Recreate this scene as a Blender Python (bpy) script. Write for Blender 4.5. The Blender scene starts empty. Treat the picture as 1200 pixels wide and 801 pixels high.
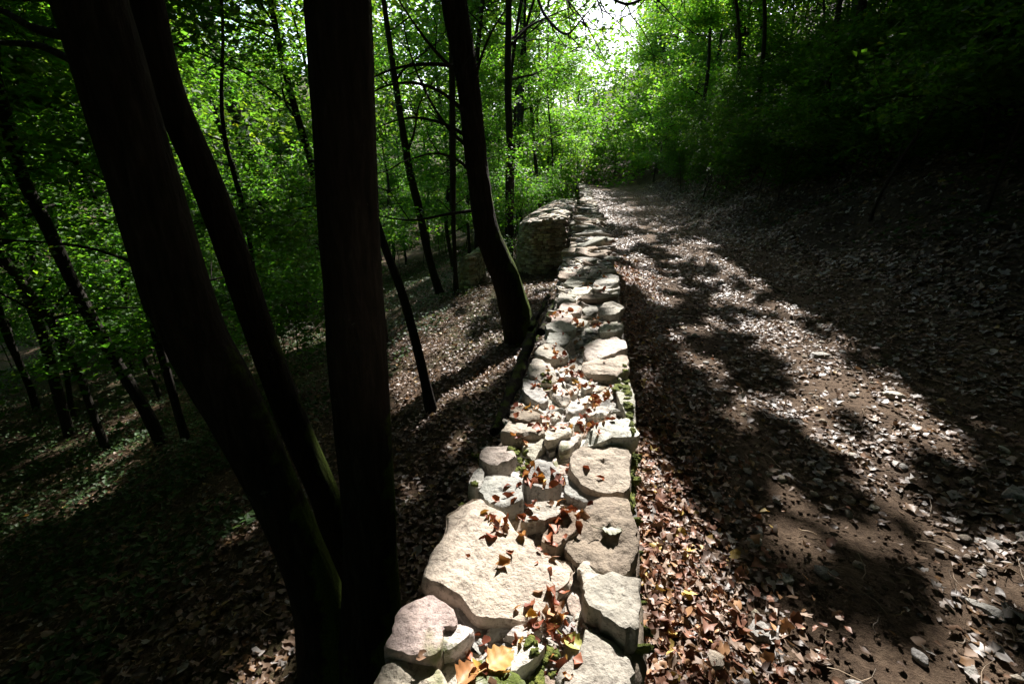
import bpy, math
import numpy as np
from mathutils import Vector

# ------------------------------------------------------------------ camera, sky, sun, exposure
S = bpy.context.scene
PITCH, YAW, FPX = math.radians(19.5), math.radians(8.5), 567.0
CAM = np.array([0.0, 0.0, 1.55])
cd = bpy.data.cameras.new('camera'); cam = bpy.data.objects.new('camera', cd); S.collection.objects.link(cam)
cd.sensor_width = 36.0; cd.lens = 36.0*FPX/1200.0; cd.clip_start = 0.05; cd.clip_end = 1500
cam.location = CAM; cam.rotation_euler = (math.radians(90)-PITCH, 0, YAW)
S.camera = cam
SUN_EL, SUN_AZ = math.radians(43), math.radians(9)          # azimuth measured from +Y towards +X
sdir = np.array([math.sin(SUN_AZ)*math.cos(SUN_EL), math.cos(SUN_AZ)*math.cos(SUN_EL), math.sin(SUN_EL)])
w = bpy.data.worlds.new('World'); S.world = w; w.use_nodes = True
nt = w.node_tree; bg = nt.nodes['Background']
sky = nt.nodes.new('ShaderNodeTexSky'); sky.sky_type = 'NISHITA'; sky.sun_disc = False
sky.sun_elevation = SUN_EL; sky.sun_rotation = SUN_AZ; sky.air_density = 1.0; sky.dust_density = 2.0
nt.links.new(sky.outputs[0], bg.inputs[0]); bg.inputs[1].default_value = 0.13
sl = bpy.data.lights.new('sun', 'SUN'); sl.energy = 5.0; sl.angle = math.radians(0.53); sl.color = (1.0, 0.95, 0.90)
so = bpy.data.objects.new('sun', sl); S.collection.objects.link(so); so.location = (0, 0, 30)
so.rotation_euler = Vector((-sdir[0], -sdir[1], -sdir[2])).to_track_quat('-Z', 'Y').to_euler()
S.view_settings.view_transform = 'Standard'; S.view_settings.look = 'None'
S.view_settings.exposure = 1.5; S.view_settings.gamma = 1.0
S.render.engine = 'CYCLES'
S.cycles.use_denoising = True; S.cycles.max_bounces = 6; S.cycles.diffuse_bounces = 3
S.cycles.transmission_bounces = 4; S.cycles.caustics_reflective = False; S.cycles.caustics_refractive = False

# ------------------------------------------------------------------ projection helpers
fwv = np.array([-math.sin(YAW)*math.cos(PITCH), math.cos(YAW)*math.cos(PITCH), -math.sin(PITCH)])
rtv = np.array([math.cos(YAW), math.sin(YAW), 0.0]); upv = np.cross(rtv, fwv)
fhv = np.array([-math.sin(YAW), math.cos(YAW), 0.0])
def ray(px, py): return fwv + rtv*(px-600)/FPX - upv*(py-400.5)/FPX
def at(px, py, z):
    d = ray(px, py); return CAM + d*((z-CAM[2])/d[2])
def to_px(x, y, z):
    r = np.stack([x-CAM[0], y-CAM[1], z-CAM[2]], -1)
    zc = r@fwv; zc = np.where(zc > .05, zc, np.nan)
    return 600+FPX*(r@rtv)/zc, 400.5-FPX*(r@upv)/zc

# ------------------------------------------------------------------ vector noise
def _h(ix, iy, iz, seed):
    n = (ix*374761393 + iy*668265263 + iz*2147483647 + seed*974634777) & 0xffffffff
    n = ((n ^ (n >> 13))*1274126177) & 0xffffffff
    n = (n ^ (n >> 16)) & 0xffffffff
    return n.astype(np.float64)/4294967295.0
def vn(x, y, z=None, seed=0):
    x = np.asarray(x, float); y = np.asarray(y, float)
    z = np.zeros_like(x) if z is None else np.asarray(z, float)
    x, y, z = np.broadcast_arrays(x, y, z)
    xi, yi, zi = [np.floor(v).astype(np.int64) for v in (x, y, z)]
    fx, fy, fz = x-xi, y-yi, z-zi
    fx, fy, fz = [f*f*(3-2*f) for f in (fx, fy, fz)]
    r = 0
    for a in (0, 1):
        for b in (0, 1):
            for c in (0, 1):
                r = r + _h(xi+a, yi+b, zi+c, seed)*(fx if a else 1-fx)*(fy if b else 1-fy)*(fz if c else 1-fz)
    return r
def fbm(x, y, z=None, o=4, seed=0):
    s = 0; a = 1; t = 0; k = 1.0
    for i in range(o):
        s = s + a*(vn(np.asarray(x)*k, np.asarray(y)*k, None if z is None else np.asarray(z)*k, seed+i)-.5)
        t += a; a *= .5; k *= 2.03
    return s/t*2
def inpoly(x, y, P):
    c = np.zeros(x.shape, bool); n = len(P)
    for i in range(n):
        x0, y0 = P[i]; x1, y1 = P[(i+1) % n]
        if y0 == y1: continue
        m = ((y0 > y) != (y1 > y)) & (x < (x1-x0)*(y-y0)/(y1-y0)+x0)
        c ^= m
    return c

# ------------------------------------------------------------------ the lie of the land
WY = [-3, .7, 1.3, 1.9, 2.9, 4.1, 6.3, 8.6, 13, 19, 30, 60]
WL = [-.42, -.40, -.34, -.31, -.28, -.23, -.30, -.22, -.22, -.22, -.40, -1.5]
WR = [.16, .17, .20, .24, .28, .33, .38, .40, .34, .25, .15, -1.0]
def wl(y): return np.interp(y, WY, WL)
def wr(y): return np.interp(y, WY, WR)
def xb(y): return np.interp(y, [-20, 0, 5, 11, 20, 32, 45, 70], [3.9, 3.8, 3.75, 3.3, 3.6, 3.9, 3.2, -1])
def G(x, y):
    x = np.asarray(x, float); y = np.asarray(y, float)
    d = wl(y) - x
    L = np.interp(d, [0, 1.5, 3, 5, 8, 12, 20, 38, 60, 90], [-.78, -.93, -1.35, -2.15, -3.2, -4.3, -5.6, -5.8, 2.0, 14])
    t = x - xb(y) + .5*fbm(x*.35+9, y*.35, o=2, seed=5)
    tt = np.where(t > -1.2, np.sqrt(np.maximum(t+.1, -1.1)**2+.35)*.5+.5*(t+.1), 0)
    B = np.interp(tt, [0, 14, 40, 90], [0, 9.5, 17, 30])
    P = .03*fbm(x*.9, y*.5, o=3, seed=2) - .05*np.exp(-((x-1.6)/.35)**2) - .03*np.exp(-((x-2.9)/.35)**2) + .05*np.exp(-((x-.35)/.3)**2)
    k = np.clip((x-(wl(y)+.1))/(.25), 0, 1)
    rough = .10*fbm(x*.6, y*.6, o=3, seed=11) + .025*fbm(x*3.1, y*3.1, o=2, seed=15)
    farx = np.interp(y, [-60, 45, 75, 130], [0, 0, 5, 16])
    return L*(1-k) + (B+P)*k + rough*np.where(x < wl(y), 1.0, np.clip(t, 0, 1)*1.5) + np.interp(y, [18, 45], [0, .5]) + farx
def ground_at(px, py):
    d = ray(px, py); t = .5
    for _ in range(4000):
        p = CAM+d*t
        if p[2] < float(G(p[0], p[1])): break
        t *= 1.004
    return CAM+d*t

# ------------------------------------------------------------------ materials
def newmat(name):
    m = bpy.data.materials.new(name); m.use_nodes = True
    n = m.node_tree.nodes; l = m.node_tree.links
    return m, n, l, n['Principled BSDF']
def N(n, t, **k):
    o = n.new(t)
    for a, b in k.items():
        if a in o.inputs: o.inputs[a].default_value = b
        else: setattr(o, a, b)
    return o
def noise(n, l, vec, scale, detail=6, rough=.6, dist=0):
    t = N(n, 'ShaderNodeTexNoise'); t.inputs['Scale'].default_value = scale; t.inputs['Detail'].default_value = detail
    t.inputs['Roughness'].default_value = rough; t.inputs['Distortion'].default_value = dist
    if vec is not None: l.new(vec, t.inputs['Vector'])
    return t
def ramp(n, l, fac, stops):
    r = N(n, 'ShaderNodeValToRGB'); e = r.color_ramp.elements
    while len(e) < len(stops): e.new(.5)
    for q, (p, c) in zip(e, stops):
        q.position = p; q.color = (*c, 1) if len(c) == 3 else c
    l.new(fac, r.inputs[0]); return r
def mix(n, l, fac, a, b, blend='MIX'):
    m = N(n, 'ShaderNodeMix', data_type='RGBA', blend_type=blend)
    for s, v in ((0, fac), (6, a), (7, b)):
        if hasattr(v, 'is_output'): l.new(v, m.inputs[s])
        elif s == 0: m.inputs[s].default_value = v
        else: m.inputs[s].default_value = (*v, 1)
    return m.outputs[2]
def bump(n, l, h, st, dist, normal=None):
    b = N(n, 'ShaderNodeBump'); b.inputs['Strength'].default_value = st; b.inputs['Distance'].default_value = dist
    l.new(h, b.inputs['Height'])
    if normal is not None: l.new(normal, b.inputs['Normal'])
    return b.outputs[0]

def leaf_mat(name, trans=.45, rough=.55, spec=.3):
    m, n, l, b = newmat(name)
    a = N(n, 'ShaderNodeAttribute', attribute_name='Col')
    b.inputs['Roughness'].default_value = rough; b.inputs['Specular IOR Level'].default_value = spec
    l.new(a.outputs[0], b.inputs['Base Color'])
    if trans > 0:
        t = N(n, 'ShaderNodeBsdfTranslucent'); x = N(n, 'ShaderNodeMixShader'); x.inputs[0].default_value = trans
        c = mix(n, l, 1.0, a.outputs[0], (3.0, 3.2, 1.1) if trans > .3 else (1.5, 1.2, .8), 'MULTIPLY')
        l.new(c, t.inputs[0]); l.new(b.outputs[0], x.inputs[1]); l.new(t.outputs[0], x.inputs[2])
        l.new(x.outputs[0], n['Material Output'].inputs[0])
    return m
M_LEAF = leaf_mat('green_leaf', .5)
M_DRY = leaf_mat('dry_leaf', .12, .5, .38)
M_GC = leaf_mat('ground_leaf', .3)

def stone_mat(name, sc=1.0):
    m, n, l, b = newmat(name)
    g = N(n, 'ShaderNodeNewGeometry'); tc = g.outputs['Position']
    a = N(n, 'ShaderNodeAttribute', attribute_name='Col')
    n1 = noise(n, l, tc, 9*sc, 8, .65); n2 = noise(n, l, tc, 55*sc, 8, .7); n3 = noise(n, l, tc, 2.2*sc, 4)
    r1 = ramp(n, l, n1.outputs[0], [(.3, (.5, .47, .44)), (.48, (.92, .91, .9)), (.72, (1.2, 1.17, 1.1))])
    c = mix(n, l, .85, a.outputs[0], r1.outputs[0], 'MULTIPLY')
    r2 = ramp(n, l, n2.outputs[0], [(.34, (.3, .27, .25)), (.47, (1, 1, 1)), (.7, (1.15, 1.13, 1.1))])
    c = mix(n, l, .8, c, r2.outputs[0], 'MULTIPLY')
    rl = ramp(n, l, noise(n, l, tc, 14*sc, 9, .75, .6).outputs[0], [(.60, (0, 0, 0)), (.66, (1, 1, 1))])
    c = mix(n, l, mix(n, l, .55, (0, 0, 0), rl.outputs[0]), c, (.17, .165, .14))
    rw = ramp(n, l, noise(n, l, tc, 6*sc, 9, .7, .4).outputs[0], [(.58, (0, 0, 0)), (.7, (1, 1, 1))])
    c = mix(n, l, mix(n, l, .3, (0, 0, 0), rw.outputs[0]), c, (.42, .29, .22))
    mz = ramp(n, l, n3.outputs[0], [(.62, (0, 0, 0)), (.7, (1, 1, 1))])
    mf = ramp(n, l, n1.outputs[0], [(.5, (0, 0, 0)), (.6, (1, 1, 1))])
    mk = mix(n, l, 1.0, mz.outputs[0], mf.outputs[0], 'MULTIPLY')
    c = mix(n, l, mk, c, (.10, .13, .025))
    l.new(c, b.inputs['Base Color']); b.inputs['Roughness'].default_value = .88; b.inputs['Specular IOR Level'].default_value = .25
    v = N(n, 'ShaderNodeTexVoronoi'); v.inputs['Scale'].default_value = 70*sc; l.new(tc, v.inputs['Vector'])
    vr = ramp(n, l, v.outputs[0], [(.0, (0, 0, 0)), (.3, (1, 1, 1))])
    nb = bump(n, l, vr.outputs[0], .25, .002); nb = bump(n, l, n2.outputs[0], 1.0, .007, nb)
    nb = bump(n, l, n1.outputs[0], 1.0, .03, nb)
    l.new(nb, b.inputs['Normal'])
    return m
M_STONE = stone_mat('limestone'); M_MASON = stone_mat('masonry_stone', .7)

def earth_mat(name, c1, c2, c3, green=0):
    m, n, l, b = newmat(name)
    g = N(n, 'ShaderNodeNewGeometry'); tc = g.outputs['Position']
    n1 = noise(n, l, tc, 1.3, 8, .6); n2 = noise(n, l, tc, 22, 8, .7); n3 = noise(n, l, tc, 120, 5, .7)
    c = ramp(n, l, n2.outputs[0], [(.3, c1), (.5, c2), (.72, c3)]).outputs[0]
    k = ramp(n, l, n1.outputs[0], [(.35, (.55, .53, .5)), (.6, (1.1, 1.08, 1.05))]).outputs[0]
    c = mix(n, l, .9, c, k, 'MULTIPLY')
    c = mix(n, l, .6, c, ramp(n, l, n3.outputs[0], [(.35, (.5, .5, .5)), (.65, (1.3, 1.3, 1.3))]).outputs[0], 'MULTIPLY')
    if green:
        gm = ramp(n, l, noise(n, l, tc, .8, 8, .7).outputs[0], [(.5-.1*green, (0, 0, 0)), (.62, (1, 1, 1))]).outputs[0]
        c = mix(n, l, mix(n, l, .7, (0, 0, 0), gm), c, (.03, .05, .012))
    l.new(c, b.inputs['Base Color']); b.inputs['Roughness'].default_value = .95; b.inputs['Specular IOR Level'].default_value = .15
    nb = bump(n, l, n3.outputs[0], .6, .006); nb = bump(n, l, n2.outputs[0], 1.0, .03, nb); l.new(nb, b.inputs['Normal'])
    return m
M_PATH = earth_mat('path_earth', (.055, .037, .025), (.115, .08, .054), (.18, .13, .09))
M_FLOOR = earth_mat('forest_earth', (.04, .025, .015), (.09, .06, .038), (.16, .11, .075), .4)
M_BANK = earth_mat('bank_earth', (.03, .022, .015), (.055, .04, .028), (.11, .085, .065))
M_CORE = earth_mat('wall_soil', (.05, .035, .025), (.10, .075, .055), (.2, .16, .12))

def bark_mat(name, moss=0.0, base=(.034, .027, .021)):
    m, n, l, b = newmat(name)
    g = N(n, 'ShaderNodeNewGeometry'); mp = N(n, 'ShaderNodeMapping'); mp.inputs['Scale'].default_value = (1, 1, .16)
    l.new(g.outputs['Position'], mp.inputs[0])
    n1 = noise(n, l, mp.outputs[0], 38, 7, .65, .4); n2 = noise(n, l, g.outputs['Position'], 6, 6); n3 = noise(n, l, g.outputs['Position'], 130, 4, .7)
    c = ramp(n, l, n1.outputs[0], [(.3, tuple(v*.45 for v in base)), (.55, base), (.75, tuple(v*2.0 for v in base))]).outputs[0]
    lich = ramp(n, l, noise(n, l, g.outputs['Position'], 9, 8, .75).outputs[0], [(.66, (0, 0, 0)), (.70, (1, 1, 1))]).outputs[0]
    c = mix(n, l, mix(n, l, .6, (0, 0, 0), lich), c, (.14, .15, .12))
    if moss:
        a = N(n, 'ShaderNodeAttribute', attribute_name='Col')       # red channel: where the moss grows on this stem
        mm = N(n, 'ShaderNodeMath', operation='MULTIPLY_ADD'); l.new(n2.outputs[0], mm.inputs[0]); mm.inputs[1].default_value = 1.6; mm.inputs[2].default_value = -.8
        ad = N(n, 'ShaderNodeMath', operation='ADD'); sp = N(n, 'ShaderNodeSeparateColor'); l.new(a.outputs[0], sp.inputs[0])
        l.new(mm.outputs[0], ad.inputs[0]); l.new(sp.outputs[0], ad.inputs[1])
        mr = ramp(n, l, ad.outputs[0], [(.38, (0, 0, 0)), (.55, (1, 1, 1))]).outputs[0]
        mc = ramp(n, l, n3.outputs[0], [(.3, (.025, .04, .008)), (.7, (.11, .15, .02))]).outputs[0]
        c = mix(n, l, mr, c, mc)
    l.new(c, b.inputs['Base Color']); b.inputs['Roughness'].default_value = .93; b.inputs['Specular IOR Level'].default_value = .15
    nb = bump(n, l, n3.outputs[0], .5, .004); nb = bump(n, l, n1.outputs[0], 1.0, .035, nb); l.new(nb, b.inputs['Normal'])
    return m
M_BARK = bark_mat('mossy_bark', 1); M_BARKF = bark_mat('thin_bark', 0, (.035, .03, .024))
def moss_mat():
    m, n, l, b = newmat('moss'); g = N(n, 'ShaderNodeNewGeometry')
    n1 = noise(n, l, g.outputs['Position'], 45, 6, .7); n2 = noise(n, l, g.outputs['Position'], 220, 3)
    c = ramp(n, l, n1.outputs[0], [(.3, (.03, .05, .008)), (.5, (.13, .16, .02)), (.7, (.28, .29, .05))]).outputs[0]
    l.new(c, b.inputs['Base Color']); b.inputs['Roughness'].default_value = .95
    nb = bump(n, l, n2.outputs[0], 1, .008); nb = bump(n, l, n1.outputs[0], 1, .02, nb); l.new(nb, b.inputs['Normal'])
    return m
M_MOSS = moss_mat()

# ------------------------------------------------------------------ object helpers
C = S.collection
def mesh_obj(name, V, F, mat, parent=None, col=None, smooth=True):
    """V (n,3); F an (m,k) index array or a list of such arrays"""
    V = np.asarray(V, np.float32)
    Fs = F if isinstance(F, list) else [F]
    Fs = [np.asarray(f, np.int32) for f in Fs if len(f)]
    me = bpy.data.meshes.new(name); me.vertices.add(len(V)); me.vertices.foreach_set('co', V.ravel())
    tot = np.concatenate([np.full(len(f), f.shape[1], np.int32) for f in Fs]); idx = np.concatenate([f.ravel() for f in Fs])
    me.loops.add(len(idx)); me.loops.foreach_set('vertex_index', idx)
    me.polygons.add(len(tot)); me.polygons.foreach_set('loop_start', np.concatenate([[0], np.cumsum(tot)[:-1]]).astype(np.int32))
    me.polygons.foreach_set('use_smooth', np.full(len(tot), bool(smooth)))
    if col is not None:
        a = me.color_attributes.new('Col', 'FLOAT_COLOR', 'POINT')
        c4 = np.ones((len(V), 4), np.float32); c4[:, :3] = col; a.data.foreach_set('color', c4.ravel())
    me.update(calc_edges=True)
    me.materials.append(mat)
    o = bpy.data.objects.new(name, me); C.objects.link(o)
    if parent is not None:
        o.parent = parent; o.matrix_parent_inverse = parent.matrix_world.inverted() if False else o.matrix_parent_inverse
        # meshes are written in world space: bring them into the parent's frame
        L = np.array(parent.location, np.float32)
        me.vertices.foreach_set('co', (V-L).ravel())
    if smooth == 'sharp': me.polygons.foreach_set('use_smooth', np.full(len(tot), True)); me.set_sharp_from_angle(angle=math.radians(32))
    return o
def tag(o, label=None, cat=None, group=None, kind=None):
    if label: o['label'] = label
    if cat: o['category'] = cat
    if group: o['group'] = group
    if kind: o['kind'] = kind
    return o
def thing(name, loc, label, cat, group=None):
    o = bpy.data.objects.new(name, None); C.objects.link(o); o.location = [float(v) for v in loc]; o.empty_display_size = .2
    return tag(o, label, cat, group)
def single(o):
    """give a one-mesh thing an origin at its own base"""
    me = o.data; V = np.empty(len(me.vertices)*3, np.float32); me.vertices.foreach_get('co', V); V = V.reshape(-1, 3)
    c = np.array([V[:, 0].mean(), V[:, 1].mean(), V[:, 2].min()], np.float32)
    me.vertices.foreach_set('co', (V-c).ravel()); o.location = c.tolist(); return o

# leaves --------------------------------------------------------------------
def frames(n, rng, tilt, up=None):
    """random leaf frames: normals near up, tilted"""
    a = rng.uniform(0, 2*np.pi, n)
    nx = rng.normal(0, tilt, n); ny = rng.normal(0, tilt, n)
    nz = np.ones(n); nn = np.stack([nx, ny, nz], 1)
    if up is not None: nn = nn*np.array([1, 1, 1.]) + up*1.0 - np.array([0, 0, 1.])
    nn /= np.linalg.norm(nn, axis=1)[:, None]
    t = np.stack([np.cos(a), np.sin(a), np.zeros(n)], 1)
    t -= nn*(t*nn).sum(1)[:, None]; t /= np.linalg.norm(t, axis=1)[:, None]
    b = np.cross(nn, t)
    return t, b, nn
def leaves(P, size, rng, tilt=.55, up=None, kind='fresh', cup=0.0):
    n = len(P); t, b, nn = frames(n, rng, tilt, up)
    size = np.broadcast_to(size, (n,))*(rng.uniform(.65, 1.25, n) if kind == 'fresh' else rng.uniform(.35, 1.0, n)**1.0*1.45)
    if kind == 'fresh':
        T = np.array([[0, 0, 0], [.45, .34, .07], [1.05, 0, -.06], [.45, -.34, .07]]); Fq = [[0, 1, 2], [0, 2, 3]]
        curl = np.zeros(n)
    elif kind == 'lobed':
        ro = np.array([.52, .34, .56, .30, .60, .36, .42, .36, .60, .30, .56, .34]); ao = np.pi+np.array([0, .5, .95, 1.35, 1.85, 2.3, np.pi, -2.3, -1.85, -1.35, -.95, -.5])*1.0
        ro = np.array([.44, .37, .5, .35, .52, .40, .62, .40, .52, .35, .5, .37])
        T = np.vstack([[[.5, 0, -.02]], np.stack([.5+ro*np.cos(ao), ro*np.sin(ao)*.95, np.full(12, .02)], 1)])
        Fq = [[0, 1+i, 1+(i+1) % 12] for i in range(12)]; curl = rng.uniform(-.4, .6, n)*(1+cup)
    else:
        T = np.array([[0, 0, 0], [.22, .26, .03], [.55, .36, .06], [.85, .2, .03], [1.05, 0, 0], [.8, -.22, .03], [.5, -.34, .06], [.2, -.24, .03], [.35, 0, -.03], [.7, 0, -.03]])
        Fq = [[0, 8, 1], [1, 8, 2], [2, 8, 9], [2, 9, 3], [3, 9, 4], [4, 9, 5], [5, 9, 6], [6, 9, 8], [6, 8, 7], [7, 8, 0]]
        curl = rng.uniform(-.4, .6, n)*(1+cup)
    k = len(T); V = np.zeros((n, k, 3))
    asp = rng.uniform(.8, 1.35, n)
    L = T[None, :, 0]+np.zeros((n, 1)); W = T[None, :, 1]*asp[:, None]; H = T[None, :, 2]+np.zeros((n, 1))
    if kind != 'fresh':
        L = L+rng.normal(0, .08, (n, k)); W = W*rng.uniform(.55, 1.15, (n, 1))+rng.normal(0, .07, (n, k)); H = H+rng.normal(0, .065, (n, k))
        H = H+curl[:, None]*(W**2*1.8) + (rng.uniform(-.5, .6, n)*(1+cup))[:, None]*(L-.5)**2
    V = P[:, None, :] + size[:, None, None]*(L[..., None]*t[:, None, :]-.5*t[:, None, :] + W[..., None]*b[:, None, :] + H[..., None]*nn[:, None, :])
    F = (np.array(Fq)[None]+(np.arange(n)*k)[:, None, None]).reshape(-1, 3)
    return V.reshape(-1, 3), F, k
def leaf_obj(name, P, size, cols, rng, mat, parent=None, **kw):
    V, F, k = leaves(P, size, rng, **kw)
    c = np.repeat(cols, k, 0)
    return mesh_obj(name, V, F, mat, parent, c, smooth=(kw.get('kind') != 'fresh' and kw.get('kind') is not None))

# tubes ----------------------------------------------------------------------
def spline(P, R, step):
    P = np.asarray(P, float); R = np.asarray(R, float)
    s = np.concatenate([[0], np.cumsum(np.linalg.norm(np.diff(P, axis=0), axis=1))])
    n = max(3, int(s[-1]/step)+1); u = np.linspace(0, s[-1], n)
    def cr(q):
        m = np.gradient(q, s, axis=0) if len(s) > 2 else np.gradient(q, s, axis=0)
        i = np.clip(np.searchsorted(s, u)-1, 0, len(s)-2); h = s[i+1]-s[i]; t = (u-s[i])/h
        t_ = t if q.ndim == 1 else t[:, None]; h_ = h if q.ndim == 1 else h[:, None]
        return (2*t_**3-3*t_**2+1)*q[i]+(t_**3-2*t_**2+t_)*h_*m[i]+(-2*t_**3+3*t_**2)*q[i+1]+(t_**3-t_**2)*h_*m[i+1]
    return cr(P), np.maximum(cr(R), R.min()*.6), u
def tube(P, R, seg=10, step=.25, bark=0.0, seed=0):
    c, r, u = spline(P, R, step)
    t = np.gradient(c, axis=0); t /= np.linalg.norm(t, axis=1)[:, None]+1e-9
    ref = np.array([0.3, 1.0, 0.1]); a = np.cross(t, ref); a /= np.linalg.norm(a, axis=1)[:, None]+1e-9; b = np.cross(t, a)
    th = np.linspace(0, 2*np.pi, seg, endpoint=False)
    D = a[:, None]*np.cos(th)[None, :, None]+b[:, None]*np.sin(th)[None, :, None]
    rr = r[:, None]*np.ones(seg)
    if bark:
        cx = np.cos(th)[None]*3+seed; cy = np.sin(th)[None]*3; uu = u[:, None]
        rr = rr*(1+bark*1.6*(fbm(cx*.5+0*uu, cy*.5+0*uu, uu*1.1, 2, seed)) + bark*(fbm(cx*2.4, cy*2.4, uu*2.5, 3, seed+3)))
        rr += r[:, None]*bark*.9*np.abs(fbm(cx*4+0*uu, cy*4+0*uu, uu*3, 2, seed+8))
    V = c[:, None]+D*rr[..., None]; n = len(c)
    i = np.arange(n-1)[:, None]*seg; j = np.arange(seg)[None]; k = (j+1) % seg
    F = np.stack([i+j, i+k, i+seg+k, i+seg+j], -1).reshape(-1, 4)
    return V.reshape(-1, 3), F, D.reshape(-1, 3), np.repeat(u, seg)
class MB:
    def __init__(s): s.V = []; s.F = {}; s.n = 0; s.c = []
    def add(s, V, F, col=None):
        s.V.append(V); s.F.setdefault(np.asarray(F).shape[1], []).append(np.asarray(F)+s.n); s.n += len(V)
        s.c.append(np.zeros((len(V), 3)) if col is None else np.broadcast_to(col, (len(V), 3)))
    def build(s, name, mat, parent=None, smooth=True):
        return mesh_obj(name, np.concatenate(s.V), [np.concatenate(f) for f in s.F.values()], mat, parent, np.concatenate(s.c), smooth)

# ------------------------------------------------------------------ where the sun gets through the crowns (traced sun flecks, put on the ground)
LIT = [
 ([(730,262),(800,270),(900,335),(1000,395),(1080,470),(1220,600),(1300,801),(1300,950),(960,950),(930,720),(870,540),(800,430),(748,340)], .60, 'p'),
 # polygon in the photograph's pixels, share of sun, ground kind
 ([(750,545),(790,560),(835,625),(880,700),(915,801),(960,900),(740,900),(752,700)], .80, 'p'),
 ([(800,575),(850,560),(960,700),(1010,801),(1060,900),(900,900),(880,700)], .45, 'p'),
 ([(930,430),(975,440),(1040,520),(1110,600),(1200,655),(1300,720),(1300,790),(1200,745),(1120,690),(1040,640),(985,560),(945,490)], .72, 'p'),
 ([(985,620),(1040,640),(1130,710),(1230,801),(1330,900),(1050,900),(990,740)], .55, 'p'),
 ([(845,335),(895,345),(955,395),(985,440),(930,445),(890,400)], .72, 'p'),
 ([(752,335),(812,330),(835,380),(815,420),(775,395)], .70, 'p'),
 ([(716,262),(790,266),(850,290),(800,300),(735,292)], .55, 'p'),
 ([(725,300),(770,305),(800,325),(750,325)], .45, 'p'),
 ([(700,238),(745,241),(760,245),(712,246)], .35, 'p'),
 ([(450,388),(520,362),(575,350),(604,400),(600,425),(560,452),(500,500),(462,520),(452,470)], .9, 'g'),
 ([(560,322),(655,318),(660,352),(600,352)], .7, 'g'),
 ([(462,560),(560,480),(575,520),(545,590),(500,650),(465,680)], .55, 'g'),
 ([(250,625),(290,602),(335,640),(310,668),(270,655)], .7, 'g'),
 ([(240,770),(290,705),(345,685),(385,760),(360,830),(240,850)], .6, 'g'),
 ([(60,603),(95,585),(145,558),(150,570),(90,603),(62,615)], .95, 'g'),
 ([(96,550),(150,520),(175,506),(180,520),(120,552)], .8, 'g'),
 ([(315,395),(385,372),(398,395),(330,415)], .85, 'g'),
 ([(60,420),(150,440),(170,470),(60,455)], .2, 'g'),
]
WLIT = [([(0,0),(1200,0),(1200,300),(0,300)], .55),
        ([(0,300),(1200,300),(1200,372),(0,372)], .55),
        ([(0,372),(1200,372),(1200,500),(0,500)], .9),
        ([(0,500),(660,500),(660,600),(650,660),(640,960),(0,960)], 1.0),
        ([(660,500),(760,500),(760,680),(655,660),(655,600)], .12),
        ([(640,500),(760,500),(760,522),(680,522)], .95),
        ([(650,670),(780,670),(780,960),(640,960)], .78)]
def keep_leaf(P, rng, high=6.0):
    """True where a leaf stays; leaves that would shade a traced sun fleck are left out"""
    n = len(P); keep = np.ones(n, bool)
    s = sdir/sdir[2]
    # wall top
    hz = P[:, 2]-.5; hx = P[:, 0]-s[0]*hz; hy = P[:, 1]-s[1]*hz
    onw = (hz > .15) & (hx > wl(hy)-.06) & (hx < wr(hy)+.05) & (hy > -.5) & (hy < 60)
    px, py = to_px(hx, hy, np.full(n, .5)); px = np.nan_to_num(px, nan=600); py = np.nan_to_num(py, nan=800)
    v = np.zeros(n)
    for poly, a in WLIT: v = np.maximum(v, inpoly(px, py, poly)*a)
    nz = vn(hx*7, hy*5, seed=71)*.5+vn(hx*3, hy*2.2, seed=72)*.5
    keep &= ~(onw & (nz < .18+.64*v))
    # ground
    gx, gy, gz = P[:, 0].copy(), P[:, 1].copy(), np.zeros(n)
    for _ in range(9):
        gz = .5*gz+.5*G(gx, gy) if _ else G(gx, gy)
        gx = P[:, 0]-s[0]*(P[:, 2]-gz); gy = P[:, 1]-s[1]*(P[:, 2]-gz)
    px, py = to_px(gx, gy, gz); vis = (px > -60) & (px < 1260) & (py > 150) & (py < 900) & (gy < 60)
    px = np.nan_to_num(px); py = np.nan_to_num(py)
    v = np.zeros(n)
    isl = gx < wl(gy)
    for poly, a, k in LIT:
        q = inpoly(px, py, poly) & (isl if k == 'g' else ~isl); v = np.maximum(v, q*a)
    nz = vn(gx*5.5, gy*3.0, seed=81)*.6+vn(gx*1.9, gy*1.0, seed=82)*.4
    nz = nz+rng.normal(0, .06, n)
    keep &= ~(vis & (v > 0) & (nz < .2+.6*v) & (P[:, 2]-gz > .25))
    # free gaps between crowns: only high up over the left wood, so that the lower leaves catch the sun
    e1 = np.cross(sdir, [0, 0, 1.0]); e1 /= np.linalg.norm(e1); e2 = np.cross(sdir, e1)
    a = P@e1; b = P@e2
    gap = vn(a*.8, b*.8, seed=91)*.6+vn(a*2.1, b*2.1, seed=92)*.4
    left = P[:, 0] < .8+.02*P[:, 1]
    thr = np.where(left, np.where(vis, np.interp(py, [150, 300, 420, 520], [.32, .42, .60, .95]), np.interp(P[:, 1], [5, 14], [.8, .42])), np.where(px < 770, .64, .985))
    keep &= ~((gap > thr) & (P[:, 2] > high))
    # rims of the near stems that catch the sun
    for tp in RIMS:
        d = P-tp; t = d@sdir; q = np.linalg.norm(d-t[:, None]*sdir, axis=1)
        keep &= ~((t > 0) & (q < .105))
    return keep
RIMS = []

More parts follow.
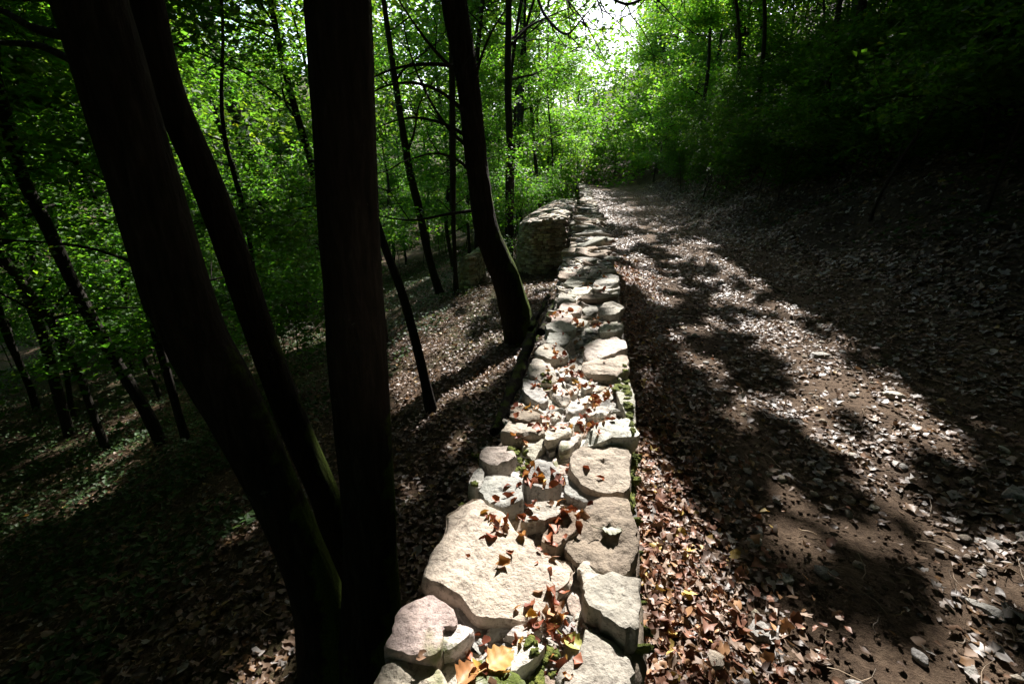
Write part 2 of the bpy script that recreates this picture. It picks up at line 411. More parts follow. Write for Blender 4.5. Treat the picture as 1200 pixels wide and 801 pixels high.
# ------------------------------------------------------------------ ground, path, bank
def axis(segs):
    out = []
    for a, b, n in segs: out.append(np.linspace(a, b, n, endpoint=False))
    return np.concatenate(out+[[segs[-1][1]]])
gx = axis([(-160, -40, 24), (-40, -12, 40), (-12, -5, 50), (-5, 5.5, 190), (5.5, 14, 60), (14, 40, 26), (40, 160, 24)])
gy = axis([(-60, -6, 18), (-6, .2, 30), (.2, 9, 150), (9, 20, 80), (20, 60, 60), (60, 200, 28)])
GX, GY = np.meshgrid(gx, gy); GZ = G(GX, GY)
near = (GY < 12) & (GX > -7) & (GX < 8)
GZ = GZ + near*(.012*fbm(GX*9, GY*9, o=3, seed=40))
VV = np.stack([GX, GY, GZ], -1).reshape(-1, 3); nx = len(gx)
ii, jj = np.meshgrid(np.arange(nx-1), np.arange(len(gy)-1)); b0 = (jj*nx+ii).ravel()
FF = np.stack([b0, b0+1, b0+nx+1, b0+nx], 1); fc = VV[FF].mean(1)
mid = (wl(fc[:, 1])+wr(fc[:, 1]))/2
isL = fc[:, 0] < mid; isP = (~isL) & (fc[:, 0] < xb(fc[:, 1])+.15*fbm(fc[:, 0], fc[:, 1], seed=3))
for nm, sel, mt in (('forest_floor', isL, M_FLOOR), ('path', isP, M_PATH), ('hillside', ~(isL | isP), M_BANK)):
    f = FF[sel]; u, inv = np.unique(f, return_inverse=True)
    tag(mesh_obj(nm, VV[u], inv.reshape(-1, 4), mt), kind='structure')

# ------------------------------------------------------------------ stones
def smooth_poly(P, n, rng, rough):
    P = np.asarray(P, float)
    P[:, :2] += rng.normal(0, .003, (len(P), 2))
    for _ in range(1):
        Q = np.roll(P, -1, 0); P = np.stack([P*.9+Q*.1, P*.1+Q*.9], 1).reshape(-1, P.shape[1])
    C_ = np.vstack([P, P[:1]]); s = np.concatenate([[0], np.cumsum(np.linalg.norm(np.diff(C_[:, :2], axis=0), axis=1))])
    u = np.linspace(0, s[-1], n, endpoint=False)
    R = np.stack([np.interp(u, s, C_[:, k]) for k in range(P.shape[1])], 1)
    c = R.mean(0); per = s[-1]
    d = R[:, :2]-c[:2]; d /= np.linalg.norm(d, axis=1)[:, None]+1e-9
    ph = rng.uniform(0, 100)
    R[:, :2] += d*(rough*fbm(R[:, 0]*30/max(per, .3)+ph, R[:, 1]*30/max(per, .3), seed=7, o=3))[:, None]
    return R
def slab(P, thick, rng, rough=.012, relief=.007, bev=.0045, n=None):
    """P: outline (k,3) of the top edge, in the world; returns a thick rough stone"""
    area = abs(sum(P[i][0]*P[(i+1) % len(P)][1]-P[(i+1) % len(P)][0]*P[i][1] for i in range(len(P))))/2
    sz = math.sqrt(area)
    n = n or int(np.clip(sz*260, 28, 110)); R = smooth_poly(P, n, rng, min(rough, sz*.09))
    c = R.mean(0); nr = int(np.clip(sz*90, 5, 22))
    bev = min(bev, sz*.08)
    rings = []
    for i in range(nr):
        f = (i+1)/nr*(1-bev/sz*1.6); rings.append(c+(R-c)*np.array([f, f, 1.0]))
    for f, dz in ((1-bev/sz*.5, -.15*bev), (1.0, -1.0*bev)): rings.append(c+(R-c)*np.array([f, f, 1])+np.array([0, 0, dz]))
    for f, dz in ((1.02, .3), (1.0, .6), (.93, .85), (.8, 1.0)): rings.append(c+(R-c)*np.array([f, f, 1])+np.array([0, 0, -bev-(thick-bev)*dz]))
    V = np.concatenate([[c]]+rings); ph = rng.uniform(0, 50, 3)
    q = V*np.array([1, 1, 1.3])+ph
    nrm = np.zeros_like(V); k0 = 1+n*nr
    nrm[:k0, 2] = 1; dd = V[k0:]-c; dd[:, 2] = 0; dd /= np.linalg.norm(dd, axis=1)[:, None]+1e-9; nrm[k0:] = dd*.8+np.array([0, 0, .25])
    h = relief*(.7*fbm(q[:, 0]*7, q[:, 1]*7, q[:, 2]*7, 3, 21)+.8*fbm(q[:, 0]*26, q[:, 1]*26, q[:, 2]*26, 3, 22))
    cell = fbm(q[:, 0]*6, q[:, 1]*6, q[:, 2]*2, 3, 23)*2.2; cell = np.floor(cell)+np.clip((cell-np.floor(cell))*5, 0, 1)
    h += np.where(nrm[:, 2] > .9, .006*cell, .004*cell)
    V = V+nrm*h[:, None]
    # split faces: the top is cut by a few tilted planes, the sides by upright ones
    top = np.zeros(len(V)); d0 = (V-c)[:, :2]; cut = np.full(len(V), 1.0)
    for _ in range(6):
        g = rng.normal(0, 1, 2); g /= np.linalg.norm(g); cut = np.minimum(cut, rng.uniform(.0, .010)+rng.uniform(.01, .11)*(sz*rng.uniform(.0, .35)-d0@g))
    for _ in range(3):
        g = rng.normal(0, 1, 2); g /= np.linalg.norm(g); cut = np.minimum(cut, rng.uniform(.4, .9)*(sz*rng.uniform(.44, .56)-d0@g))
    V[:, :2] += (np.where(nrm[:, 2] > .9, 0, 1)*(.010*np.round(2.2*fbm(q[:, 0]*9, q[:, 1]*9, o=2, seed=29))/2.2))[:, None]*(V-c)[:, :2]/(np.linalg.norm((V-c)[:, :2], axis=1)[:, None]+1e-6)
    V[:, 2] += np.where(np.arange(len(V)) < k0+2*n, np.maximum(np.minimum(cut, 0), -.35*thick), 0)
    # dome/tilt
    r2 = 0*np.linalg.norm((V-c)[:, :2], axis=1)/(sz*.7)
    V[:, 2] += -.10*bev*r2**2 + (V-c)[:, 0]*rng.normal(0, .035) + (V-c)[:, 1]*rng.normal(0, .03)
    F3 = np.stack([np.zeros(n, int), 1+np.arange(n), 1+(np.arange(n)+1) % n], 1)
    tr = len(rings); i = 1+np.arange(tr-1)[:, None]*n; j = np.arange(n)[None]; k = (j+1) % n
    F4 = np.stack([i+j, i+n+j, i+n+k, i+k], -1).reshape(-1, 4)
    return V, F3, F4
COLS = dict(tan=(.44, .38, .31), pink=(.52, .44, .395), grey=(.36, .35, .325), pale=(.54, .505, .44), white=(.60, .58, .53), brown=(.28, .23, .18), green=(.36, .35, .30))

def ccw(P):
    a = sum(P[i][0]*P[(i+1) % len(P)][1]-P[(i+1) % len(P)][0]*P[i][1] for i in range(len(P)))
    return P if a > 0 else P[::-1]
def cap(pix, z, thick, colname, rng, parent, tilt=0, shade=1.0, **kw):
    P = [at(x, y, z) for x, y in pix]; P = np.array(ccw(P))
    if tilt: P[:, 2] += (P[:, 1]-P[:, 1].mean())*tilt
    V, F3, F4 = slab(P, thick, rng, **kw)
    c = np.array(COLS[colname])*rng.uniform(.9, 1.08)*shade*(1+rng.normal(0, .02, 3))
    o = mesh_obj('capping_stone', V, [F3, F4], M_STONE, parent, c, 'sharp')
    return o
rng = np.random.default_rng(4)
wall = thing('stone_wall', (0, 1.5, 0), 'long low dry stone wall of pale limestone running beside the path', 'wall')
STONES = [
 # pixels, top height, thickness, colour, tilt
 ([(449,757),(471,705),(484,697),(510,699),(525,706),(535,727),(533,738),(519,737),(516,757),(512,769),(495,768),(463,763)], .50, .11, 'pink', 0),
 ([(432,815),(452,780),(463,772),(487,780),(510,784),(524,795),(530,830),(430,830)], .47, .12, 'tan', 0),
 ([(519,735),(543,735),(555,734),(547,750),(530,760),(516,764)], .49, .07, 'white', 0),
 ([(536,797),(549,775),(575,771),(587,777),(590,800),(586,820),(538,820)], .49, .09, 'white', 0),
 ([(494,680),(504,657),(522,628),(528,603),(545,590),(562,584),(572,596),(590,603),(600,613),(605,624),(622,630),(640,645),(666,647),(673,660),(670,673),(652,688),(640,703),(633,716),(600,715),(560,715),(546,704),(533,692),(515,683)], .505, .085, 'pink', 0),
 ([(562,568),(570,556),(588,556),(608,562),(613,573),(614,585),(606,592),(590,596),(568,586)], .51, .11, 'grey', .05),
 ([(550,568),(556,550),(563,545),(570,554),(565,571),(556,573)], .51, .12, 'white', 0),
 ([(558,538),(562,527),(575,520),(600,522),(605,535),(598,542),(580,546),(566,542)], .53, .07, 'pink', 0),
 ([(612,519),(617,515),(636,514),(638,521),(630,533),(625,538),(617,532)], .48, .08, 'pale', 0),
 ([(612,560),(620,545),(632,538),(650,545),(658,554),(657,563),(640,569),(615,568)], .53, .10, 'grey', .12),
 ([(660,556),(675,562),(695,568),(710,580),(703,586),(670,585),(664,572)], .47, .10, 'grey', 0),
 ([(668,537),(672,530),(690,520),(712,514),(722,516),(738,530),(740,560),(736,570),(720,573),(700,571),(685,566),(672,548)], .51, .12, 'tan', .05),
 ([(684,514),(695,500),(712,494),(738,490),(745,509),(717,512),(700,515)], .55, .09, 'white', 0),
 ([(635,508),(662,494),(670,502),(665,508),(640,518)], .52, .05, 'pale', 0),
 ([(655,521),(661,510),(678,506),(683,510),(668,527),(656,529)], .50, .06, 'pale', 0),
 ([(640,521),(645,517),(654,519),(653,528),(643,528)], .48, .05, 'grey', 0),
 ([(584,506),(597,493),(620,492),(640,496),(643,502),(632,507),(605,511)], .51, .07, 'tan', 0),
 ([(596,489),(600,472),(617,474),(637,487),(630,492),(612,494)], .52, .08, 'brown', -.15),
 ([(611,456),(613,440),(625,439),(632,450),(643,467),(636,473),(618,464)], .51, .08, 'grey', 0),
 ([(619,438),(624,417),(632,416),(650,430),(651,443),(635,445)], .52, .07, 'pale', 0),
 ([(627,413),(635,403),(655,403),(666,412),(662,419),(645,421),(632,417)], .52, .08, 'green', 0),
 ([(684,405),(692,398),(722,390),(731,396),(735,408),(712,417),(692,421),(686,412)], .54, .08, 'pale', 0),
 ([(681,427),(700,420),(733,416),(738,432),(722,438),(700,438),(685,434)], .52, .07, 'tan', 0),
 ([(718,445),(738,441),(742,462),(746,489),(735,488),(722,465)], .49, .09, 'green', 0),
 ([(654,438),(665,433),(678,438),(679,443),(658,442)], .50, .05, 'white', 0),
 ([(644,457),(650,450),(660,455),(669,466),(660,472),(650,466)], .50, .05, 'pale', 0),
 ([(680,452),(690,445),(698,447),(696,453),(684,457)], .51, .05, 'white', 0),
 ([(663,457),(675,450),(680,457),(677,464),(668,463)], .49, .05, 'pale', 0),
 ([(671,470),(690,463),(695,468),(690,473),(676,472)], .50, .05, 'white', 0),
 ([(662,481),(670,471),(683,472),(686,480),(672,484)], .50, .05, 'white', 0),
 ([(686,483),(700,476),(713,480),(708,487),(690,488)], .50, .06, 'white', 0),
 ([(667,492),(672,486),(688,486),(684,501),(672,501)], .49, .06, 'white', 0),
 ([(645,490),(653,478),(657,488),(650,494)], .48, .05, 'pale', 0),
 ([(700,459),(714,455),(716,468),(704,470)], .47, .05, 'pale', 0),
 ([(608,611),(625,588),(642,586),(655,587),(656,597),(648,607),(620,611)], .53, .06, 'pale', 0),
 ([(614,622),(618,610),(640,608),(646,612),(636,622),(622,624)], .46, .06, 'green', 0),
 ([(636,629),(655,600),(668,593),(678,598),(680,615),(668,626),(650,635)], .51, .10, 'brown', .12),
 ([(666,632),(680,617),(690,590),(715,588),(738,590),(744,620),(748,648),(735,664),(715,667),(690,659),(672,652),(664,642)], .50, .12, 'brown', .1),
 ([(680,667),(686,657),(700,660),(712,666),(697,676),(683,684)], .48, .07, 'pale', 0),
 ([(683,686),(697,674),(715,667),(748,673),(752,700),(751,730),(741,739),(728,736),(708,726),(690,711)], .50, .11, 'green', 0),
 ([(655,830),(655,795),(665,775),(680,762),(688,728),(700,733),(720,750),(738,770),(742,800),(742,830)], .47, .12, 'green', 0),
 ([(590,741),(605,733),(625,731),(633,738),(620,749),(603,749)], .47, .07, 'pale', 0),
 ([(600,757),(606,747),(636,755),(631,766),(615,779),(603,784),(590,782)], .48, .07, 'white', 0),
 ([(588,784),(612,793),(622,830),(586,830)], .50, .08, 'white', 0),
 ([(625,800),(640,785),(652,792),(650,830),(626,830)], .44, .08, 'brown', 0),
 ([(586,760),(592,752),(600,756),(594,770),(588,772)], .44, .06, 'grey', 0),
 ([(668,376),(680,372),(690,376),(684,383),(672,383)], .50, .06, 'pale', 0),
 ([(655,402),(663,396),(684,397),(683,405),(668,409)], .49, .06, 'grey', 0),
 ([(640,401),(644,391),(660,389),(672,394),(664,401),(650,404)], .51, .07, 'grey', 0),
 ([(702,384),(712,377),(730,380),(732,386),(718,389),(704,389)], .53, .06, 'pale', 0),
 ([(640,381),(655,376),(675,379),(675,386),(655,388),(642,387)], .53, .07, 'white', 0),
 ([(645,375),(651,365),(664,364),(673,372),(668,377)], .52, .06, 'pink', 0),
 ([(654,363),(658,355),(670,352),(680,360),(680,367),(667,369)], .52, .06, 'pink', 0),
 ([(680,363),(690,357),(699,358),(700,365),(688,368)], .50, .06, 'green', 0),
 ([(700,363),(708,355),(726,355),(732,360),(722,366),(703,367)], .53, .07, 'pale', 0),
 ([(673,356),(683,351),(692,353),(681,358)], .49, .05, 'tan', 0),
 ([(653,352),(655,343),(668,344),(676,350),(664,354)], .51, .06, 'green', 0),
 ([(678,349),(695,344),(724,340),(725,344),(705,350),(684,351)], .53, .05, 'brown', 0),
 ([(667,344),(673,337),(694,337),(691,343),(678,345)], .50, .05, 'pale', 0),
 ([(694,333),(700,324),(715,320),(725,324),(725,331),(700,336)], .54, .07, 'grey', 0),
 ([(698,339),(704,336),(725,333),(726,339),(708,342)], .50, .05, 'pale', 0),
 ([(660,331),(670,322),(685,323),(689,330),(675,334)], .52, .07, 'green', 0),
 ([(687,323),(697,313),(704,318),(700,323)], .51, .06, 'green', 0),
 ([(654,325),(656,317),(668,315),(677,320),(668,326)], .51, .06, 'tan', 0),
 ([(703,317),(712,314),(722,315),(722,319),(706,320)], .49, .05, 'brown', 0),
]
for pix, z, th, cn, ti in STONES: cap(pix, z, th, cn, rng, wall, ti)
# farther courses: flat stones laid across, seen end on
def rock_template(n=7):
    bm_V = []; idx = {}
    Fq = []
    def vid(p):
        k = tuple(np.round(p, 5))
        if k not in idx: idx[k] = len(bm_V); bm_V.append(p)
        return idx[k]
    g = np.linspace(-1, 1, n)
    for ax in range(3):
        for s in (-1, 1):
            for i in range(n-1):
                for j in range(n-1):
                    q = []
                    for a, b in ((0, 0), (1, 0), (1, 1), (0, 1)):
                        p = [0, 0, 0]; p[ax] = s; p[(ax+1) % 3] = g[i+a]; p[(ax+2) % 3] = g[j+b]; q.append(vid(p))
                    Fq.append(q if s > 0 else q[::-1])
    return np.array(bm_V, float), np.array(Fq)
def rocks(Cn, Sz, rz, rng, nseg=5, relief=.12, tilt=.06, power=5, irregular=.0):
    """many rough blocks in one vertex array; Sz are half sizes"""
    T, Fq = rock_template(nseg); L = (np.abs(T)**power).sum(1)**(1/power); T = T/L[:, None]
    n = len(Cn); ph = rng.uniform(0, 99, (n, 3))
    q = T[None]*1.0+ph[:, None]
    h = 1+relief*(1.5*fbm(q[..., 0]*1.1, q[..., 1]*1.1, q[..., 2]*1.1, 2, 31)+.7*fbm(q[..., 0]*3.3, q[..., 1]*3.3, q[..., 2]*3.3, 2, 32))
    V = T[None]*h[..., None]
    if irregular:
        th = rng.uniform(-irregular, irregular, (n, 2)); V = V.copy()
        V[..., 0] += V[..., 1]*th[:, :1]; V[..., 1] *= 1+V[..., 0]*th[:, 1:]
    V = V*Sz[:, None, :]
    c, s = np.cos(rz)[:, None], np.sin(rz)[:, None]
    V = np.stack([V[..., 0]*c-V[..., 1]*s, V[..., 0]*s+V[..., 1]*c, V[..., 2]], -1)
    tx, ty = rng.normal(0, tilt, n), rng.normal(0, tilt, n)
    V[..., 2] += V[..., 0]*tx[:, None]+V[..., 1]*ty[:, None]
    V += Cn[:, None]
    F = (Fq[None]+(np.arange(n)*len(T))[:, None, None]).reshape(-1, 4)
    return V.reshape(-1, 3), F, len(T)
def pick_cols(n, rng, names, p=None, var=.1):
    c = np.array([COLS[k] for k in rng.choice(names, n, p=p)])
    return c*rng.uniform(1-var*1.5, 1+var, (n, 1))*(1+rng.normal(0, .02, (n, 3)))
CN = []; SZ = []
y = 5.9
while y < 46:
    a, b = wl(y), wr(y); step = rng.uniform(.05, .10)*(1+max(0, y-9)*.06)
    wd = rng.choice([rng.uniform(.06, .12), rng.uniform(.12, .22), rng.uniform(.2, .3)], p=[.45, .4, .15])
    CN.append([a+wd*.6+rng.random()*(b-a-wd*1.2)+rng.normal(0, .03), y, .445+rng.uniform(-.05, .06)+.03*math.sin(y*.8)]); SZ.append([wd, rng.uniform(.05, .12)*(1+max(0, y-9)*.03), rng.uniform(.02, .055)])
    y += step
CN = np.array(CN); SZ = np.array(SZ); rz = rng.normal(0, .3, len(CN))
cc = pick_cols(len(CN), rng, ['tan', 'grey', 'pale', 'brown', 'green'])
nfirst = max(0, 99-len(STONES))
for i in range(nfirst):
    V, F, k = rocks(CN[i:i+1], SZ[i:i+1], rz[i:i+1], rng, 9, .22, .12, 7, .4)
    mesh_obj('capping_stone', V, F, M_STONE, wall, cc[i], 'sharp')
V, F, k = rocks(CN[nfirst:], SZ[nfirst:], rz[nfirst:], rng, 7, .22, .12, 7, .4)
tag(mesh_obj('far_capping_stones', V, F, M_STONE, wall, np.repeat(cc[nfirst:], k, 0)), kind='stuff')
# core of soil and small rubble under the cap stones
ys = np.concatenate([np.arange(-1, 9, .06), np.arange(9, 60, .4)]); prof = [(0, -1.6), (0, .36), (.04, .405), (.25, .42), (.5, .425), (.75, .42), (.96, .405), (1, .36), (1, -.6)]
V = []
for yy in ys:
    a, b = wl(yy)+.05, wr(yy)-.05
    for f, z in prof: V.append([a+(b-a)*f, yy, z])
V = np.array(V); k = len(prof); V[:, 2] += np.where(V[:, 2] > .3, .012*fbm(V[:, 0]*14, V[:, 1]*14, seed=50, o=3), 0)
i = np.arange(len(ys)-1)[:, None]*k; j = np.arange(k-1)[None]
mesh_obj('wall_core', V, np.stack([i+j, i+j+1, i+k+j+1, i+k+j], -1).reshape(-1, 4), M_CORE, wall)
n = 2200; yy = rng.uniform(.2, 6.2, n)**1.0; xx = wl(yy)+.05+(wr(yy)-wl(yy)-.1)*rng.random(n)
s = rng.uniform(.010, .036, n); Cn = np.stack([xx, yy, np.interp(yy, [1.2, 2.1], [.405, .44])+s*.4], 1)
V, F, k = rocks(Cn, np.stack([s*rng.uniform(1, 2.0, n), s, s*.6], 1), rng.uniform(0, 3, n), rng, 6, .35, .2, 7, .6)
tag(mesh_obj('rubble_fill', V, F, M_STONE, wall, np.repeat(pick_cols(n, rng, ['tan', 'pale', 'white', 'grey']), k, 0), 'sharp'), kind='stuff')
# coursed faces of the wall, both sides
def courses(path, z0, z1, rng, h=(.045, .09), w=(.12, .3), depth=.09, out=1):
    """path: function u->(x,y,angle); returns centers,sizes,rot along a run of length U"""
    fn, U = path; CN = []; SZ = []; RZ = []; z = z1
    while z > z0:
        hh = rng.uniform(*h); u = -rng.uniform(0, .2)
        while u < U:
            ww = rng.uniform(*w); x, y_, a, lo = fn(min(max(u+ww/2, 0), U))
            if z-hh/2 > lo-.15:
                CN.append([x, y_, z-hh/2+rng.normal(0, .004)]); SZ.append([ww*.51, depth, hh*.53]); RZ.append(a+rng.normal(0, .04))
            u += ww
        z -= hh
    return np.array(CN), np.array(SZ), np.array(RZ)
CNs, SZs, RZs = [], [], []
for side in (-1, 1):
    def fn(u, side=side):
        yy = .0+u; e = (wl(yy) if side < 0 else wr(yy)); e2 = (wl(yy+.1) if side < 0 else wr(yy+.1))
        return e-side*.075, yy, math.atan2(.1, e2-e), (-1.1 if side < 0 else -.05)
    a, b, c = courses((fn, 22 if side > 0 else 13), -1.1 if side < 0 else -.08, .415, rng, (.05, .1), (.14, .34), .08)
    a[:, 0] += rng.normal(0, .012, len(a)); CNs.append(a); SZs.append(b); RZs.append(c)
a, b, c = np.concatenate(CNs), np.concatenate(SZs), np.concatenate(RZs)
V, F, k = rocks(a, b, c, rng, 5, .1, .02, 6)
mesh_obj('wall_face', V, F, M_MASON, wall, np.repeat(pick_cols(len(a), rng, ['tan', 'grey', 'brown', 'green']), k, 0)*.8)

# height of the wall top at a point
from mathutils.bvhtree import BVHTree
bv, bf = [], []
for o in list(wall.children):
    if o.name.split('.')[0] in ('capping_stone', 'rubble_fill', 'wall_core', 'far_capping_stones'):
        L0 = Vector(wall.location); k0 = len(bv); bv += [v.co+L0 for v in o.data.vertices]; bf += [[k0+i for i in p.vertices] for p in o.data.polygons]
BV = BVHTree.FromPolygons(bv, bf)
def drop(x, y):
    h = BV.ray_cast(Vector((x, y, 1.0)), Vector((0, 0, -1)))
    return h[0].z if h[0] is not None else .45
MZ = drop
# moss cushions
def moss_blob(cx, cy, cz, rx, ry, rzz, rng, mb):
    V, F, k = rocks(np.array([[cx, cy, cz]]), np.array([[rx, ry, rzz]]), np.array([rng.uniform(0, 3)]), rng, 9, .5, .1, 2.6, .3)
    mb.add(V, F)
mb = MB()
for (px, py, r) in [(735,450,.04),(738,462,.04),(741,478,.035),(728,447,.03),(738,440,.03),(744,492,.03),(640,455,.025),(612,530,.03),(616,537,.025),(560,525,.022),(553,578,.025),(638,758,.03),(634,768,.02),(640,448,.018),(746,520,.02),(748,540,.02)]:
    p = at(px, py, .49)
    for q in range(9):
        ax, ay = min(p[0]+rng.normal(0, r*.8), wr(p[1])-.005), p[1]+rng.normal(0, r*1.1); k_ = rng.uniform(.25, .6)
        moss_blob(ax, ay, MZ(ax, ay)+.001, r*k_*.8, r*k_*1.1, .004+r*.10, rng, mb)
for q in range(60):
    yy = rng.uniform(.8, 3.2); moss_blob(wr(yy)+rng.uniform(-.01, .002), yy, rng.uniform(.25, .44), .010, .035, .02, rng, mb)
mb.build('moss', M_MOSS, wall)

# ------------------------------------------------------------------ round ended stone buttress, stub wall, mossy ledge
def masonry(name, outline, z0, z1, label, cat, rng, topcol='pale', low=None):
    P = np.array(outline, float); t = thing(name, (*P.mean(0), z0), label, cat)
    s = np.concatenate([[0], np.cumsum(np.linalg.norm(np.diff(P, axis=0), axis=1))])
    def fn(u):
        x = np.interp(u, s, P[:, 0]); y_ = np.interp(u, s, P[:, 1]); x2 = np.interp(min(u+.15, s[-1]), s, P[:, 0]); y2 = np.interp(min(u+.15, s[-1]), s, P[:, 1])
        return x, y_, math.atan2(y2-y_, x2-x) if (x2-x)**2+(y2-y_)**2 > 1e-6 else math.atan2(*(P[-1]-P[-2])[::-1]), z0-.2
    a, b, c = courses((fn, s[-1]), z0, z1, rng, (.035, .075), (.08, .22), .10)
    V, F, k = rocks(a, b, c, rng, 5, .14, .02, 5)
    mesh_obj('masonry', V, F, M_MASON, t, np.repeat(pick_cols(len(a), rng, ['tan', 'grey', 'brown', 'pale'], var=.22), k, 0)*1.25)
    # core
    c0 = P.mean(0); Q = c0+(P-c0)*.96; n = len(Q)
    V = np.concatenate([np.c_[Q, np.full(n, z0-.3)], np.c_[Q, np.full(n, z1-.03)]]); j = np.arange(n-1)
    F = np.stack([j, j+1, n+j+1, n+j], 1); F = np.vstack([F, [[n-1, 0, n, 2*n-1]]]); V = np.vstack([V, [[*c0, z1-.02]]])
    F3 = np.stack([n+j, n+j+1, np.full(n-1, 2*n)], 1); F3 = np.vstack([F3, [[2*n-1, n, 2*n]]])
    mesh_obj('core', V, [F, F3], M_CORE, t)
    # top stones
    m = 420; lo, hi = P.min(0), P.max(0); X = rng.uniform(lo[0], hi[0], m*2); Y = rng.uniform(lo[1], hi[1], m*2)
    ok = inpoly(X, Y, P.tolist()); X, Y = X[ok][:m], Y[ok][:m]; n = len(X)
    V, F, k = rocks(np.stack([X, Y, z1+rng.uniform(-.02, .05, n)], 1), np.stack([rng.uniform(.06, .16, n), rng.uniform(.05, .12, n), rng.uniform(.02, .05, n)], 1), rng.uniform(0, 3, n), rng, 5, .2, .1, 4, .3)
    mesh_obj('rubble_top', V, F, M_MASON, t, np.repeat(pick_cols(n, rng, ['pale', 'tan', 'grey'], var=.15), k, 0))
    for o in t.children:      # settled and slumped towards the outer end
        me = o.data; q = np.empty(len(me.vertices)*3, np.float32); me.vertices.foreach_get('co', q); q = q.reshape(-1, 3)+np.array(t.location, np.float32)
        u = np.clip((hi[0]-q[:, 0])/(hi[0]-lo[0]), 0, 1.1); hh = np.clip((q[:, 2]-z0)/(z1-z0), 0, 1.2)
        q[:, 2] -= hh**2*(.26*u**2.5+.05*(1+fbm(q[:, 0]*1.7, q[:, 1]*1.7, seed=9))); q[:, 0] += hh**2*.10*u+.02*fbm(q[:, 1]*1.5, q[:, 2]*1.8, seed=4)
        me.vertices.foreach_set('co', (q-np.array(t.location, np.float32)).ravel()); me.update()
    return t
A = [(-.55, 12.2), (-.9, 12.0), (-1.25, 12.05), (-1.55, 12.35), (-1.72, 12.9), (-1.82, 14), (-1.85, 16), (-1.7, 18.3), (-1.2, 19.3), (-.5, 19.6), (-.5, 16), (-.52, 13)]
def densify(P, st=.25):
    P = np.array(P, float); out = []
    for a, b in zip(P, np.roll(P, -1, 0)):
        n = max(1, int(np.linalg.norm(b-a)/st)); out += [a+(b-a)*i/n for i in range(n)]
    return np.array(out+[P[0]])
masonry('stone_buttress', densify(A)[:-1], -.98, .52, 'round ended rubble stone buttress standing left of the wall farther down', 'buttress', rng)
masonry('ruined_wall', densify([(-2.75, 11.6), (-3.1, 11.8), (-3.25, 12.4), (-3.2, 13.4), (-2.9, 13.6), (-2.8, 12.6)])[:-1], -1.7, -.45, 'short crumbling stub of stone wall low among the trees', 'ruined wall', rng)
# mossy sill at the foot of the wall on the left
def mossy_log(pix, z, r, label, name='mossy_root', cat='root'):
    P = np.array([at(px, py, z) for px, py in pix]); V, F, D, u = tube(P, r, 16, .05, .25, int(abs(P[0, 1])*10))
    V += .035*np.stack([fbm(V[:, 0]*9, V[:, 1]*9, V[:, 2]*9, 3, 61+k) for k in range(3)], 1)
    col = np.zeros((len(V), 3)); col[:, 0] = np.clip(D[:, 2]*.35+.15, 0, 1)
    o = single(mesh_obj(name, V, F, M_BARK, None, col)); tag(o, label, cat); return o
mossy_log([(628,380),(612,425),(598,460),(578,505)], -.2, [.035, .06, .05, .03], 'long moss covered root lying along the foot of the wall')
mossy_log([(656,344),(645,366),(634,390)], .1, [.02, .03, .035], 'bright mossy root nearest the leaning tree, against the wall')
mossy_log([(643,345),(636,360),(620,385)], .1, [.018, .025, .03], 'thin mossy root sloping up towards the wall by the leaning tree')

# ------------------------------------------------------------------ trees
def trunk_from_px(pts, ext=10, base=None, lean=0.0, rmul=1.0):
    """pts (px,py,width) from the foot upwards; the foot stands on the ground, the stem stays in an upright plane through it"""
    b = ground_at(pts[0][0], pts[0][1]) if base is None else np.array(base, float)
    D = (b-CAM)@fhv; P = []; R = []
    for px, py, wd in pts:
        d = ray(px, py); t = D/(d@fhv); p = CAM+d*t
        P.append(p); R.append(wd/2/FPX*t*rmul)
    P = np.array(P); R = np.array(R)
    dn = P[0]-(P[1]-P[0])/np.linalg.norm(P[1]-P[0])*.35; dn[2] = min(dn[2], P[0][2]-.25)
    P = np.vstack([[dn], P]); R = np.concatenate([[R[0]*1.25], R])
    if ext:
        v = P[-1]-P[-2]; v /= np.linalg.norm(v); q = P[-1]; r = R[-1]
        for i in range(4):
            v = v*.85+np.array([0, 0, .15]); v /= np.linalg.norm(v); q = q+v*ext/4; r *= .8; P = np.vstack([P, [q]]); R = np.append(R, r)
    return P, R
def limb(p, d, L, r, rng, n=5, droop=0.0, wob=.25):
    P = [p]; R = [r]; d = d/np.linalg.norm(d)
    for i in range(n):
        d = d+rng.normal(0, wob, 3)*np.array([1, 1, .6])+np.array([0, 0, -droop]); d /= np.linalg.norm(d); P.append(P[-1]+d*L/n); R.append(r*(1-(i+1)/n*.8))
    return np.array(P), np.array(R)
CANOPY = []      # (parent, positions, size, colours) gathered first, thinned together
def leaf_cols(n, rng, base=(.055, .125, .022), var=.3, yellow=.08):
    c = np.array(base)[None]*rng.uniform(1-var, 1+var, (n, 1))*(1+rng.normal(0, .08, (n, 3)))
    y_ = rng.random(n) < yellow; c[y_] = c[y_]*np.array([1.9, 1.35, .9]); return np.clip(c, .004, 1)
def sprays(tips, rng, n_per, rad, thick, size, lay=True):
    """flat layered sprays of leaves around twig ends"""
    m = len(tips); k = n_per; a = rng.uniform(0, 2*np.pi, (m, k)); r = rad*np.sqrt(rng.random((m, k)))*rng.uniform(.6, 1.2, (m, 1))
    tx, ty = rng.normal(0, .22, (m, 1)), rng.normal(0, .22, (m, 1))
    X = r*np.cos(a); Y = r*np.sin(a); Z = X*tx+Y*ty+rng.normal(0, thick, (m, k))-.12*r**2/rad
    return (tips[:, None]+np.stack([X, Y, Z], -1)).reshape(-1, 3)
def add_crown(root, pts, size, cols, tilt=.5): CANOPY.append((root, pts, size, cols, tilt))
